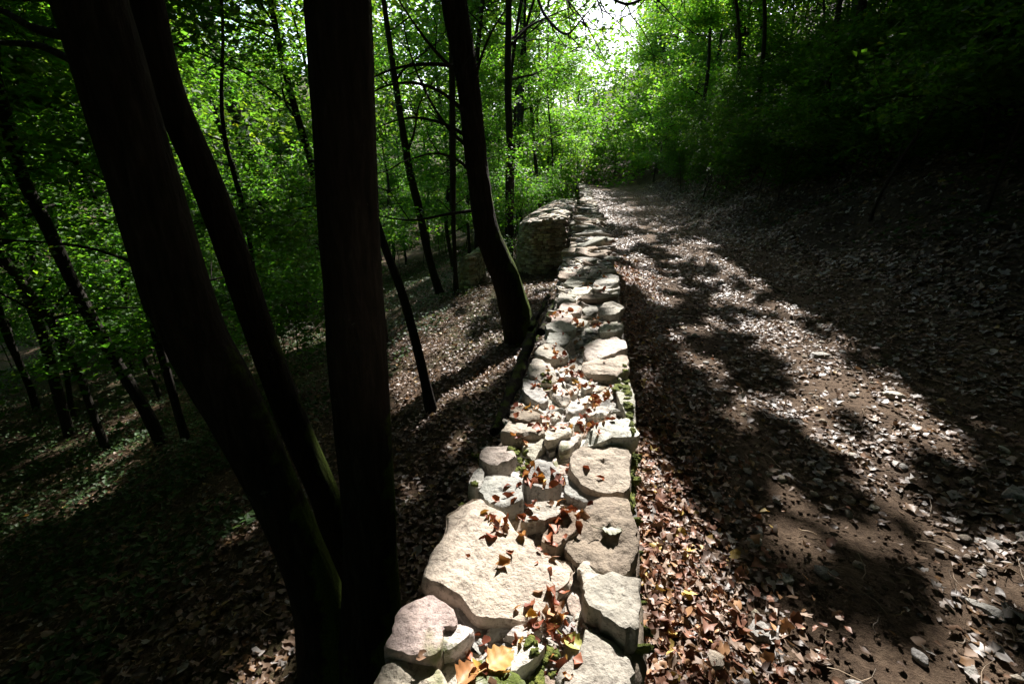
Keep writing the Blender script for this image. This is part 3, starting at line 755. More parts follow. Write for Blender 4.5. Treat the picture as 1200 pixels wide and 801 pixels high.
def tree(name, P, R, label, group, rng, seg=10, step=.25, bark=0, mat=None, crown=None, limbs=6, lz=(.35, 1.0), ll=(1.2, 2.8), mossdir=None, mosslow=0, cat='tree', leafbase=(.055, .13, .02), upbias=.5, trunkname='trunk'):
    root = thing(name, P[0]+np.array([0, 0, .2]), label, cat, group)
    mb = MB(); V, F, D, u = tube(P, R, seg, step, bark, int(rng.integers(0, 999)))
    col = np.zeros((len(V), 3))
    if mossdir is not None:
        h = V[:, 2]-P[1][2]; m = np.clip(D@np.array(mossdir)+.2, 0, 1)*1.1*np.clip(1-h/mosslow, 0, 1)+np.clip(.45-h/1.2, 0, .45)
        col[:, 0] = m
    mb.add(V, F, col)
    H = P[-1][2]-P[1][2]; tips = []
    c, r, uu = spline(P, R, .2)
    for i in range(limbs):
        f = rng.uniform(*lz); q = int(f*(len(c)-1)); a = rng.uniform(0, 2*np.pi)
        d = np.array([math.cos(a), math.sin(a), rng.uniform(.1, .9)*upbias*2]); Lb = rng.uniform(*ll)
        lp, lr = limb(c[q], d, Lb, r[q]*.42, rng, 6, .03)
        V, F, D, u = tube(lp, lr, max(4, seg//2), .25); mb.add(V, F)
        for k in (3, 4, 5, 6):
            for _ in range(2):
                dd = lp[k]-lp[k-1]+rng.normal(0, .6, 3)*Lb/6; sp, sr = limb(lp[k], dd, Lb*.35, lr[k]*.6+.002, rng, 3, .02)
                V, F, D, u = tube(sp, np.maximum(sr, .002), 4, .3); mb.add(V, F); tips += [sp[1], sp[2], sp[3]]
    mb.build(trunkname, mat or M_BARKF, root)
    if crown and tips:
        tips = np.array(tips); npt, rad, size, tk = crown
        pts = sprays(tips, rng, npt, rad, tk, size); add_crown(root, pts, size, leaf_cols(len(pts), rng, leafbase))
    return root
def dome(root, c, rx, rz_, n, size, rng, base=(.05, .095, .018)):
    """high crown of a tall tree: leaves gathered in clumps through its volume"""
    m = max(8, n//60); u = rng.normal(0, 1, (m, 3)); u /= np.linalg.norm(u, axis=1)[:, None]; rr = rng.random(m)**.45
    q = c+u*rr[:, None]*np.array([rx, rx, rz_]); pts = (q[:, None]+rng.normal(0, 1, (m, 60, 3))*np.array([.45, .45, .2])).reshape(-1, 3)
    add_crown(root, pts, size, leaf_cols(len(pts), rng, base), .6)

rt = np.random.default_rng(11)
near_specs = [
 ('leaning_tree', [(396,788,84),(372,700,56),(322,575,54),(275,480,62),(232,400,68),(165,200,74),(105,0,76)], 'thickest dark trunk, leaning left, with a mossy foot', 9),
 ('upright_tree', [(436,792,84),(434,700,66),(432,600,60),(418,400,64),(406,200,66),(396,0,74)], 'straight black trunk beside the wall, right of the two leaning trunks', 9),
 ('leaning_tree', [(416,720,44),(388,600,34),(346,500,33),(308,400,32),(275,300,35),(237,200,35),(195,100,34),(170,0,38)], 'slimmer leaning trunk with mossy edge behind the thickest trunk', 8),
 ('leaning_tree', [(612,398,40),(604,365,34),(594,330,32),(574,280,29),(560,200,26),(548,100,27),(531,0,30)], 'curved tree with moss at its foot, growing against the wall', 9),
]
nears = []
for i, (nm, pts, lb, ext) in enumerate(near_specs):
    base = None
    P, R = trunk_from_px(pts, ext)
    r = tree(nm, P, R, lb, None, rt, 40 if i < 3 else 32, .035 if i < 3 else .05, .055 if i < 3 else .09, M_BARK, None, 3, (.75, .95), (2, 3.5),
             mossdir=(.75, .35, .3), mosslow=(2.3 if i != 3 else 3.2))
    nears.append((r, P, R))
    top = P[-1]; dome(r, top+np.array([0, 0, .5]), 3.6, 2.0, 8500, .28, rt)
for i, hs in ((0, (.2, .48)), (2, (.5, .62, .95, 1.15)), (3, (.3, .5, .7, .9, 1.1, 1.3, 1.5, 1.7, 1.9, 2.2, 2.5))):
    P, R = nears[i][1], nears[i][2]
    for h in hs:
        z = P[1][2]+h; q = np.array([np.interp(z, P[:, 2], P[:, k]) for k in range(3)]); q = q+np.array([.9, .3, 0])*np.interp(z, P[:, 2], R); RIMS.append(q)
# arching bare branches of the tree at the wall
r4, P4, R4 = nears[3]
def px_branch(pts, D, r0, r1, seg=6, step=.08):
    Q = []
    for px, py, dd in pts:
        d = ray(px, py); Q.append(CAM+d*((D+dd)/(d@fhv)))
    return tube(np.array(Q), np.linspace(r0, r1, len(Q)), seg, step)
D4 = (P4[1]-CAM)@fhv
for pts in ([(553,140,0),(520,110,-.3),(490,98,-.6),(455,100,-.9),(425,115,-1.2)], [(556,165,0),(520,145,.2),(480,138,.4),(440,150,.6)],
            [(557,180,0),(525,150,.1),(500,110,.2),(480,60,.3),(470,10,.4)], [(560,215,0),(540,190,-.2),(515,180,-.4),(470,190,-.7)],
            [(553,120,0),(560,80,-.2),(575,40,-.3),(600,0,-.5)], [(547,95,0),(510,60,-.3),(480,20,-.5),(455,-20,-.7)], [(566,245,0),(530,250,.2),(480,258,.5),(440,252,.8)],
            [(545,80,0),(505,75,.3),(465,80,.5),(430,95,.7),(400,120,.9)]):
    V, F, D, u = px_branch(pts, D4, .028, .006); mesh_obj('branch', V, F, M_BARKF, r4)
    for k in range(3):
        a = pts[1+k % (len(pts)-1)]; q = [(a[0], a[1], a[2]), (a[0]+rt.uniform(-30, 5), a[1]+rt.uniform(-35, 20), a[2]+rt.uniform(-.3, .3)), (a[0]+rt.uniform(-60, 0), a[1]+rt.uniform(-60, 40), a[2]+rt.uniform(-.6, .6))]
        V, F, D, u = px_branch(q, D4, .010, .003, 4); mesh_obj('twig', V, F, M_BARKF, r4)
d1 = (nears[0][1][1]-CAM)@fhv
for pts in ([(120,42,0),(80,42,.1),(45,35,.2),(0,12,.4),(-40,0,.5)], [(130,78,0),(95,75,.15),(50,55,.3),(0,50,.5)]):
    V, F, D, u = px_branch(pts, d1, .022, .009); mesh_obj('branch', V, F, M_BARKF, nears[0][0])

# slimmer traced stems: pixel line from the foot, label
mid_specs = [
 ('slender_tree', [(506,482,15),(499,450,12),(487,400,11),(470,340,10),(452,292,9),(436,240,8),(425,180,7)], 'thin bare sapling leaning left on the slope between black trunk and curved tree', (2, .5, .9)),
 ('slender_tree', [(190,520,15),(170,480,13),(140,430,12),(105,370,13),(80,320,13),(55,265,13),(30,215,13),(0,115,14),(-20,40,14)], 'long thin tree leaning far left across the shaded slope', (3, .5, .9)),
 ('slender_tree', [(82,510,12),(68,460,11),(52,400,10),(30,340,11),(0,250,12)], 'thin crooked tree at the left edge, foot in the dark ground cover', (3, .4, .9)),
 ('slender_tree', [(345,372,18),(332,330,17),(318,290,17),(300,210,17),(275,130,15),(255,70,14),(240,10,14)], 'mid-sized crooked tree seen between the leaning and the straight trunks', (6, .5, .9)),
 ('slender_tree', [(516,345,11),(508,320,9),(500,290,9),(492,250,9),(480,200,9),(470,140,8)], 'thin tree farther down the slope left of the curved tree', (5, .4, .95)),
 ('slender_tree', [(608,262,9),(609,200,9),(610,120,8),(612,50,8)], 'upright thin tree just behind the round ended buttress', (6, .4, .95)),
]
for nm, pts, lb, (nl, a, b) in mid_specs:
    P, R = trunk_from_px(pts, 5)
    tree(nm, P, R, lb, None, rt, 14, .1, .06, M_BARKF, (26, .55, .085, .05), nl, (a, b), (1.2, 2.6))
# right bank tall stems
for pts, lb in (([(884,160,15),(876,110,13),(870,60,12),(864,0,12)], 'dark upright trunk high on the bank at the right'),
                ([(795,188,6),(790,150,5),(783,100,5),(773,20,5)], 'very thin straight tree beside the far bend of the path'),
                ([(905,150,9),(900,90,8),(893,0,8)], 'slimmer dark trunk close behind the upright one on the bank')):
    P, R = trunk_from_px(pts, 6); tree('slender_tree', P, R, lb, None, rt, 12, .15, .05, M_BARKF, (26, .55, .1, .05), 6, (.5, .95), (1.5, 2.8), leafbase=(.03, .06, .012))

# scattered wood on the left slope, beyond the path end and on the bank
def scatter(nwant, xr, yr, mind, rng, test, taken):
    out = []
    for _ in range(nwant*60):
        x, y_ = rng.uniform(*xr), rng.uniform(*yr)
        if not test(x, y_): continue
        if all((x-a)**2+(y_-b)**2 > mind**2 for a, b in taken+out):
            out.append((x, y_))
            if len(out) >= nwant: break
    return out
taken = [(float(P[1][0]), float(P[1][1])) for _, P, _ in nears]
def leftok(x, y_):
    if x > wl(y_)-1.4: return False
    px, py = to_px(np.array([x]), np.array([y_]), G(np.array([x]), np.array([y_])))
    if 425 < px[0] < 660 and py[0] > 330: return False
    if y_ < 5.5 and px[0] > -200: return False
    return True
lw = scatter(64, (-26, -1.6), (5, 36), 1.5, rt, leftok, taken)
for x, y_ in lw:
    z = float(G(x, y_)); h = rt.uniform(7, 13); dist = math.hypot(x, y_); lx, ly = rt.normal(-.05, .09), rt.normal(0, .07)
    P = np.array([[x-lx*.3, y_, z-.3], [x, y_, z], *[[x+lx*h*f+rt.normal(0, .10), y_+ly*h*f+rt.normal(0, .1), z+h*f] for f in (.2, .4, .6, .8, 1)]])
    r0 = rt.uniform(.04, .10); R = r0*np.array([1.3, 1.1, .95, .85, .7, .5, .3])
    fardist = dist > 18
    t = tree('woodland_tree', P, R, 'slender dark tree in the shaded wood on the left slope', 'slender trees of the wood left of the wall', rt, 8, .3, .04, M_BARKF,
         (32, .6, .085 if not fardist else .12, .05), 10 if not fardist else 8, (.18, .8), (1.2, 2.8))
    dome(t, P[-1]+np.array([0, 0, .2]), 2.6, 1.8, 1500 if y_ > 14 else 3200, .27, rt)
# young understorey: leaning saplings full of leaf sprays
def understorey(places, name, label, group, rng, leafbase, size=.075, npt=30, hr=(2.2, 4.8), limbs=8):
    for x, y_ in places:
        z = float(G(x, y_)); h = rng.uniform(*hr); lx, ly = rng.normal(0, .15), rng.normal(-.05, .15)
        P = np.array([[x, y_, z-.15], [x, y_, z], *[[x+lx*h*f**1.5, y_+ly*h*f**1.5, z+h*f] for f in (.35, .7, 1)]]); R = rng.uniform(.012, .03)*np.array([1.2, 1, .8, .5, .2])
        tree(name, P, R, label, group, rng, 6, .3, 0, M_BARKF, (npt, .5, size, .04), limbs, (.25, .95), (.9, 1.9), leafbase=leafbase, trunkname='stem')
us = scatter(46, (-22, -2.2), (6.5, 30), 1.2, rt, lambda x, y_: leftok(x, y_), lw)
understorey(us, 'sapling', 'leafy young sapling under the tall trees left of the wall', 'young saplings left of the wall', rt, (.058, .145, .02))
# beyond the end of the path: bright trees
fr = scatter(26, (-7, 9), (24, 52), 2.0, rt, lambda x, y_: (x < wl(y_)-1.2 or x > xb(y_)+.4 or y_ > 44), lw+us)
for x, y_ in fr:
    z = float(G(x, y_)); h = rt.uniform(9, 14); lx = rt.normal(0, .07)
    P = np.array([[x, y_, z-.3], [x, y_, z], *[[x+lx*h*f+rt.normal(0, .1), y_+rt.normal(0, .15), z+h*f] for f in (.25, .5, .75, 1)]]); R = rt.uniform(.06, .12)*np.array([1.3, 1, .9, .7, .5, .25])
    tree('woodland_tree', P, R, 'sunlit green tree in the wood around the far end of the path', 'sunlit trees around the far end of the path', rt, 8, .4, .04, M_BARKF, (34, .85, .14, .08), 18, (.06, 1), (1.5, 3.2), leafbase=(.08, .165, .028))
# bank, right of the path
def bankok(x, y_):
    px, py = to_px(np.array([x]), np.array([y_]), G(np.array([x]), np.array([y_])))
    return x > xb(y_)+1.2 and not (720 < px[0] < 1250 and py[0] > 110)
rb = scatter(66, (4.2, 25), (0, 46), 1.7, rt, bankok, [])
for x, y_ in rb:
    z = float(G(x, y_)); h = rt.uniform(7, 11); lx = rt.normal(-.12, .06)
    P = np.array([[x+.1, y_, z-.3], [x, y_, z], *[[x+lx*h*f+rt.normal(0, .1), y_+rt.normal(0, .12), z+h*f] for f in (.25, .5, .75, 1)]]); R = rt.uniform(.05, .11)*np.array([1.3, 1, .9, .7, .5, .25])
    t = tree('bank_tree', P, R, 'dark tree growing on the steep bank right of the path', 'dark trees on the bank right of the path', rt, 8, .4, .04, M_BARKF, (22, .6, .10, .05), 6, (.3, .9), (1.5, 3), leafbase=(.022, .05, .009))  # leaf green lowered to stand in for the shade on the bank
    dome(t, P[-1]+np.array([-.6, 0, 0]), 3.9, 1.9, 8500, .27, rt, (.03, .06, .012))  # crown widened to shade the bank
    if y_ > 8: dome(t, P[-1]+np.array([.3, 0, 2.2]), 3.6, 1.2, 5000, .32, rt, (.03, .06, .012))  # second crown added higher up to keep the sun off the bank
ub = scatter(95, (3.9, 12), (3.5, 30), .95, rt, lambda x, y_: x > xb(y_)+.5+.10*max(0, 14-y_), [])
understorey(ub, 'bank_shrub', 'leafy green shrub overhanging the bank right of the path', 'green shrubs on the bank right of the path', rt, (.03, .075, .010), .085, 32, (1.0, 3.0), 8)  # shrub leaves darkened in colour in place of shade
# unseen trees added overhead, behind and beside the camera to shade the place
ov = scatter(44, (-16, 11), (-13, 5), 2.4, rt, lambda x, y_: (x < -3 or x > 4.6 or y_ < -2) and not (y_ > .3 and x > -6 and x < 5), [])
for x, y_ in ov:
    px, py = to_px(np.array([x]), np.array([y_]), G(np.array([x]), np.array([y_])))
    if -60 < px[0] < 1260: continue
    z = float(G(x, y_)); h = rt.uniform(9, 12)
    P = np.array([[x, y_, z-.3], [x, y_, z], *[[x+rt.normal(0, .1), y_+rt.normal(0, .1), z+h*f] for f in (.25, .5, .75, 1)]]); R = rt.uniform(.09, .15)*np.array([1.3, 1, .9, .7, .5, .25])
    t = tree('unseen_shade_tree', P, R, 'unseen tall tree added to shade the near end of the wall', 'unseen tall trees added around the near end of the wall', rt, 10, .4, .04, M_BARKF, None, 4, (.6, .9), (1.5, 3))
    dome(t, P[-1], 3.6, 2.0, 6500, .32, rt)
# broad crowns added over wall, path and bank to shade them
for x, y_, cx in [(-3.4, 7.6, -1.6), (8.2, 6.4, 1.8), (-3.0, 11.0, -1.0), (9.5, 9.5, 2.0), (-3.3, 14.6, -.9), (5.6, 14.0, 2.2), (-2.9, 18.0, -.8), (5.4, 18.5, 2.3), (5.3, 3.6, 2.6), (-3.2, 21.5, -.8), (5.6, 22.0, 2.2), (9.8, 13.0, 7.0), (9.6, 16.3, 6.9), (9.8, 19.5, 6.9)]:
    z = float(G(x, y_)); top = 9.4; sg = np.sign(cx-x)
    P = np.array([[x, y_, z-.3], [x, y_, z], [x+.05*sg, y_, z+(top-z)*.3], [x+.25*sg, y_, z+(top-z)*.6], [x+.9*sg, y_, z+(top-z)*.85], [x+1.8*sg, y_, top-.2]]); R = np.array([.11, .085, .07, .06, .045, .02])
    t = tree('overhead_shade_tree', P, R, 'slim tree added to lean a shading crown over the wall and the path', 'slim trees added to shade the wall and the path', rt, 9, .3, .05, M_BARKF, None, 5, (.8, .98), (1.5, 2.6))
    dome(t, np.array([cx, y_, top]), 3.3, 1.1, 9000, .25, rt)
# two old trees arching over the path with crooked limbs
arch = [('arching_tree', (6.6, 15.5), [(840,-60),(800,-20),(760,-5),(735,5),(700,-8),(665,0),(650,-12)], 'tree on the bank sending crooked dark branches over the path'),
        ('arching_tree', (-2.4, 15.5), [(610,-60),(622,-30),(640,20),(665,40),(680,25),(700,0)], 'tree left of the wall with crooked twigs against the bright gap')]
for nm, (x, y_), pl, lb in arch:
    z = float(G(x, y_)); P = np.array([[x, y_, z-.3], [x, y_, z], [x+.05, y_, z+2.5], [x-.05, y_+.1, z+5], [x, y_, z+7.5], [x, y_, z+10]]); R = np.array([.16, .13, .11, .10, .08, .04])
    t = tree(nm, P, R, lb, None, rt, 12, .2, .06, M_BARKF, (24, .6, .1, .05), 8, (.5, 1), (1.5, 3))
    D = (P[1]-CAM)@fhv
    V, F, DD, u = px_branch([(p[0], p[1], -.5*i) for i, p in enumerate(pl)], D, .055, .010, 8, .1); mesh_obj('branch', V, F, M_BARKF, t)
    for k in range(12):
        a = pl[1+k % (len(pl)-1)]; i0 = -.5*(1+k % (len(pl)-1)); q = [(a[0], a[1], i0)]
        dx, dy = rt.uniform(-22, 22), rt.uniform(10, 26)
        for s_ in range(4): q.append((q[-1][0]+dx+rt.uniform(-14, 14), q[-1][1]+dy*.8+rt.uniform(-14, 12), i0+rt.uniform(-.3, .3)))
        V, F, DD, u = px_branch(q, D, .018, .004, 5, .1); mesh_obj('twig', V, F, M_BARKF, t)

# far wood behind everything: one mass nobody could count
rf = np.random.default_rng(77); n = 230000; ang = rf.uniform(-1.25, .95, n); rad = rf.uniform(38, 62, n); X = rad*np.sin(ang); Y = rad*np.cos(ang); Zg = G(X, Y)
Z = Zg+rf.random(n)**1.1*np.interp(X, [-50, -8, 3, 12, 40], [25, 20, 11, 15, 15])*(.7+.6*vn(X*.2, Y*.2, seed=6))
q = vn(X*.6, Y*.6, Z*.8, seed=12) > .42
corr = (np.abs(np.degrees(ang)-1) < 3) & (Z > 12)
P = np.stack([X, Y, Z], 1)[q & ~corr]
o = leaf_obj('leaf_mass', P, .34, leaf_cols(len(P), rf, (.07, .14, .018)), rf, M_LEAF, tilt=.7, kind='fresh'); tag(o, 'mass of leaves of the far wood beyond the slope', 'woodland', kind='stuff')

n = 60000; ang = rf.uniform(.95, 2*np.pi-1.25, n); rad = rf.uniform(22, 34, n); X = rad*np.sin(ang); Y = rad*np.cos(ang)  # unseen ring of leaves added behind the camera to block low sky light
Z = G(X, Y)+rf.random(n)*np.where(X > 0, 13, 19)
o = leaf_obj('leaf_mass', np.stack([X, Y, Z], 1), .7, leaf_cols(n, rf, (.04, .08, .015)), rf, M_LEAF, tilt=.9, kind='fresh'); tag(o, 'unseen mass of leaves added behind the near end to block the sky', 'woodland', kind='stuff')

# thin the crowns so that the sun flecks fall where they do, then build them
rk = np.random.default_rng(5)
tot = 0
for root, pts, size, cols, tilt in CANOPY:
    px, py = to_px(pts[:, 0], pts[:, 1], pts[:, 2]); dn = np.linalg.norm(pts-CAM, axis=1)
    k = keep_leaf(pts, rk)
    k &= ~(dn < 2.6)
    # keep the near view of the wall, the path and the straight stems free of stray leaves
    near = (dn < 6.0) & (px > -20) & (px < 1230) & (py > -20) & (py < 830)
    k &= ~near
    low = (pts[:, 2]-G(pts[:, 0], pts[:, 1]) < 2.6) & (pts[:, 0] > wl(pts[:, 1])-.9) & (pts[:, 0] < xb(pts[:, 1])-.1) & (pts[:, 1] < 30)
    k &= ~low
    if k.sum() < 5: continue
    P = pts[k]; tot += len(P)
    leaf_obj('crown', P, size, cols[k], rk, M_LEAF, root, tilt=tilt, kind='fresh')
print('crown leaves', tot)

# ------------------------------------------------------------------ ground cover and leaf litter
rl = np.random.default_rng(21)
def litter(n, xf, yr, dens, size, name, label, mat, palette, pp, rng, lift=.012, tilt=.35, kind='dry', cat='leaves', dark=1.0, cup=0.0):
    Y = rng.uniform(yr[0]**.55, yr[1]**.55, n)**(1/.55); X = xf(Y, rng)
    k = dens(X, Y); X, Y = X[k], Y[k]
    px, py = to_px(X, Y, G(X, Y)); k = (px > -250) & (px < 1450) & (py < 1100); X, Y = X[k], Y[k]
    Z = G(X, Y)+lift*rng.random(len(X))+.008
    c = np.array(palette)[rng.choice(len(palette), len(X), p=pp)]*rng.uniform(.6, 1.2, (len(X), 1))*dark
    eps = .05; gxn = (G(X+eps, Y)-G(X-eps, Y))/(2*eps); gyn = (G(X, Y+eps)-G(X, Y-eps))/(2*eps)
    up = np.stack([-gxn, -gyn, np.ones(len(X))], 1); up /= np.linalg.norm(up, axis=1)[:, None]
    sz = size*(1+.018*np.maximum(Y-5, 0))
    o = leaf_obj(name, np.stack([X, Y, Z], 1), sz, c, rng, mat, tilt=tilt, up=up, kind=kind, cup=cup); tag(o, label, cat, kind='stuff'); return o
PAL = [(.19, .13, .088), (.12, .07, .042), (.32, .29, .265), (.18, .10, .045), (.30, .20, .07), (.08, .055, .04)]
PAL2 = [(.27, .13, .08), (.17, .08, .05), (.36, .20, .10), (.33, .24, .18), (.42, .30, .08), (.10, .06, .04)]
PP = [.28, .26, .12, .12, .03, .19]
def onp(Y, r): return wr(Y)+.0+(xb(Y)-wr(Y)+.3)*r.random(len(Y))
def dp(X, Y):
    s = vn(X*1.6, Y*1.1, seed=33)*.6+vn(X*5, Y*5, seed=34)*.4; track = np.exp(-((X-.95-.05*Y)/.20)**2)+.35*np.exp(-((X-2.5)/.25)**2)
    edge = np.exp(-((X-wr(Y)-.15)/.28)**2)
    return rl.random(len(X)) < np.clip(.30+1.25*(s-.35)-.55*track+.8*edge, .03, 1)
litter(80000, onp, (.25, 34), dp, .034, 'fallen_leaves', 'small broken brown leaves matted over the path', M_DRY, PAL, [.32, .26, .14, .08, .01, .19], rl, .012, .22)
litter(26000, onp, (.25, 34), dp, .05, 'fallen_leaves', 'larger pale lobed leaves lying flat over the path', M_DRY, PAL, [.28, .18, .32, .10, .02, .10], rl, .02, .22, kind='lobed')
def edgeonly(Y, r): return wr(Y)+.02+np.abs(r.normal(0, .26, len(Y)))
litter(2200, edgeonly, (.3, 9), lambda X, Y: X < 2, .046, 'fallen_leaves', 'lobed russet leaves among the litter at the foot of the wall', M_DRY, PAL2, [.24, .16, .15, .30, .05, .10], rl, .05, .45, cup=.4, kind='lobed')
litter(8500, edgeonly, (.3, 9), lambda X, Y: X < 2, .030, 'fallen_leaves', 'russet leaves heaped along the foot of the wall beside the path', M_DRY, PAL2, [.24, .16, .15, .30, .03, .12], rl, .045, .45, cup=.3)
def onb(Y, r): return xb(Y)-.2+7.5*r.random(len(Y))**1.2
litter(14000, onb, (2, 34), lambda X, Y: X > -99, .065, 'fallen_leaves', 'lobed pale leaves caught on the steep bank', M_DRY, PAL, [.2, .25, .26, .08, .01, .20], rl, .03, .3, kind='lobed', dark=.8)
litter(50000, onb, (2, 34), lambda X, Y: vn(X*.8, Y*.8, seed=35)+.35*rl.random(len(X)) > .42, .055, 'fallen_leaves', 'greyish dry leaves covering the steep bank', M_DRY, PAL, [.2, .25, .16, .08, .01, .30], rl, .03, .35, dark=.75)
def onl(Y, r): return wl(Y)-.02-(6.5+.45*Y)*r.random(len(Y))**1.35
litter(18000, onl, (.5, 26), lambda X, Y: X > -99, .055, 'fallen_leaves', 'lobed brown leaves scattered on the slope left of the wall', M_DRY, PAL, [.34, .28, .06, .18, .03, .11], rl, .03, .3, kind='lobed')
litter(70000, onl, (.5, 26), lambda X, Y: (wl(Y)-X < 3.2+1.2*fbm(X, Y, seed=36)) | (rl.random(len(X)) < .35), .042, 'fallen_leaves', 'brown leaf litter on the slope left of the wall', M_DRY, PAL, [.24, .34, .04, .14, .02, .22], rl, .03, .4, dark=1.0)
def cover(n, name, label, xf, yr, dens, size, base, h):
    Y = rl.uniform(yr[0]**.55, yr[1]**.55, n)**(1/.55); X = xf(Y, rl); k = dens(X, Y); X, Y = X[k], Y[k]
    px, py = to_px(X, Y, G(X, Y)); k = (px > -250) & (px < 1450) & (py < 1100); X, Y = X[k], Y[k]
    Z = G(X, Y)+.03+h*rl.random(len(X))*vn(X*2, Y*2, seed=44)
    o = leaf_obj(name, np.stack([X, Y, Z], 1), size*(1+.02*Y), leaf_cols(len(X), rl, base, .35, .02), rl, M_GC, tilt=.45, kind='fresh'); tag(o, label, 'plants', kind='stuff')
cover(60000, 'ground_cover', 'low green ground cover spreading over the shaded left slope', lambda Y, r: wl(Y)-2.2-(12+.5*Y)*r.random(len(Y)), (.8, 26), lambda X, Y: (wl(Y)-X > 2.2+1.4*fbm(X*1.3, Y*1.3, seed=36)) & (vn(X*1.1, Y*1.1, seed=45) > .28), .06, (.035, .075, .018), .22)
cover(15000, 'ground_cover', 'sparse green weeds growing on the dark bank', lambda Y, r: xb(Y)+.5+8*r.random(len(Y)), (2, 26), lambda X, Y: vn(X*.9, Y*.9, seed=46) > .52, .07, (.035, .08, .02), .3)

# leaves lying on the wall: each one is let down onto the stone under it
n = 900; Y = rl.uniform(.45**.7, 6.5**.7, n)**(1/.7); X = wl(Y)+.03+(wr(Y)-wl(Y)-.06)*rl.random(n)
sp = np.array([(575,775),(560,748),(625,720),(650,695),(640,740),(655,780),(600,625),(577,630),(640,560),(650,545),(660,600),(625,570),(600,515),(572,520),(640,640),(665,610),(700,460),(715,455),(640,450),(660,425),(675,440),(650,470),(690,475),(635,480),(700,500),(680,495),(640,500),(610,480),(650,410),(680,455),(700,470),(620,580),(595,590),(650,720),(628,590),(668,590),(690,500),(655,372),(700,375),(690,378),(655,500)])
k = rl.integers(0, len(sp), 620); cc_ = np.array([at(x, y_, .5) for x, y_ in sp])[k]
sc_ = np.minimum(.028+.008*cc_[:, 1], .06)
X = np.concatenate([X[:110], cc_[:, 0]+rl.normal(0, 1, 620)*sc_*.8]); Y = np.concatenate([Y[:110], cc_[:, 1]+rl.normal(0, 1, 620)*sc_*1.2])
ok = (X > wl(Y)) & (X < wr(Y)) & (Y > .4); X, Y = X[ok], Y[ok]
P = np.stack([X, Y, .50+.03*rl.random(len(X))], 1)
kk = rl.random(len(X)) < .6; X = X[kk]; Y = Y[kk]; P = P[kk]
P[:, 2] = [drop(a, b)+.006 for a, b in P[:, :2]]
col = np.array([(.30, .09, .035), (.18, .05, .025), (.42, .2, .06), (.5, .3, .07), (.34, .2, .12)])[rl.choice(5, len(X), p=[.36, .28, .16, .06, .14])]*rl.uniform(.7, 1.15, (len(X), 1))
o = leaf_obj('dry_leaves', P, .027+.004*np.minimum(P[:, 1], 4), col, rl, M_DRY, tilt=.8, kind='dry', cup=1.6); tag(o, 'crumpled rust brown leaves lying on top of the wall', 'leaves', kind='stuff')

# a few big curled leaves worth pointing at
def big_leaf(px, py, z, size, col, az, label, curl=1.0, stalk=True):
    nx_, ny_ = 17, 11; u = np.linspace(0, 1, nx_); v = np.linspace(-1, 1, ny_); U, W = np.meshgrid(u, v, indexing='ij')
    wid = (.05+np.sin(np.pi*np.clip(U, 0, 1)**.8)*.40)*(1+.12*np.sin(U*26)); X = U-.5; Y = W*wid
    Z = curl*(Y**2*1.8)+.3*(U-.5)**2*curl+.03*np.cos(U*24)*np.abs(W)+.05*fbm(U*4+px, W*3+py, seed=3)
    X = X+.10*np.abs(W)
    c, s = math.cos(az), math.sin(az); p = at(px, py, z)
    if z > .3: p[2] = drop(p[0], p[1])+.004
    Z = Z*.6; Z = Z-Z.min()*.4
    Vv = np.stack([X*c-Y*s, X*s+Y*c, Z], -1).reshape(-1, 3)*size+p
    i = np.arange(nx_-1)[:, None]*ny_; j = np.arange(ny_-1)[None]; F = np.stack([i+j, i+ny_+j, i+ny_+j+1, i+j+1], -1).reshape(-1, 4)
    vein = np.exp(-(W/.08)**2)+.5*(np.sin((U-np.abs(W)*.4)*38) > .8); cl = (np.array(col)[None]*(1+.3*vein.reshape(-1, 1)))*(1+.3*fbm(U*6, W*6+px, seed=9).reshape(-1, 1))
    mb = MB(); mb.add(Vv, F, cl)
    if stalk:
        a = Vv.reshape(nx_, ny_, 3)[0, ny_//2]; dvec = np.array([-c, -s, .15]); V2, F2, _, _ = tube([a, a+dvec*size*.3, a+dvec*size*.55+np.array([0, 0, .01])], [.0014, .0012, .001], 5, .01); mb.add(V2, F2, np.array(col)*1.1)
    o = single(mb.build('dry_leaf', M_DRY)); tag(o, label, 'leaf'); return o
big_leaf(584,762,.53,.072,(.42,.24,.07),.8,'large golden brown curled leaf among the small white stones nearest the viewer',.5)
big_leaf(546,778,.53,.06,(.38,.18,.07),1.1,'curled orange leaf leaning on the small white stone at the near end',1.3)
big_leaf(672,722,.53,.05,(.36,.36,.10),-.5,'yellow green curled leaf between grey block and large pink slab',1.1)
big_leaf(648,697,.53,.045,(.45,.36,.10),.3,'yellowish leaf tucked under the right edge of the large slab',.9)
big_leaf(629,634,.51,.035,(.5,.25,.13),1.9,'small orange brown leaf curled below the pale angular stone',1.8)
big_leaf(716,616,.525,.06,(.10,.10,.04),.1,'dark green withered leaf lying on the big brown stone',.15)
big_leaf(775,768,.03,.07,(.12,.24,.16),-.9,'bluish green leaf on the litter beside the wall foot',.3,False)

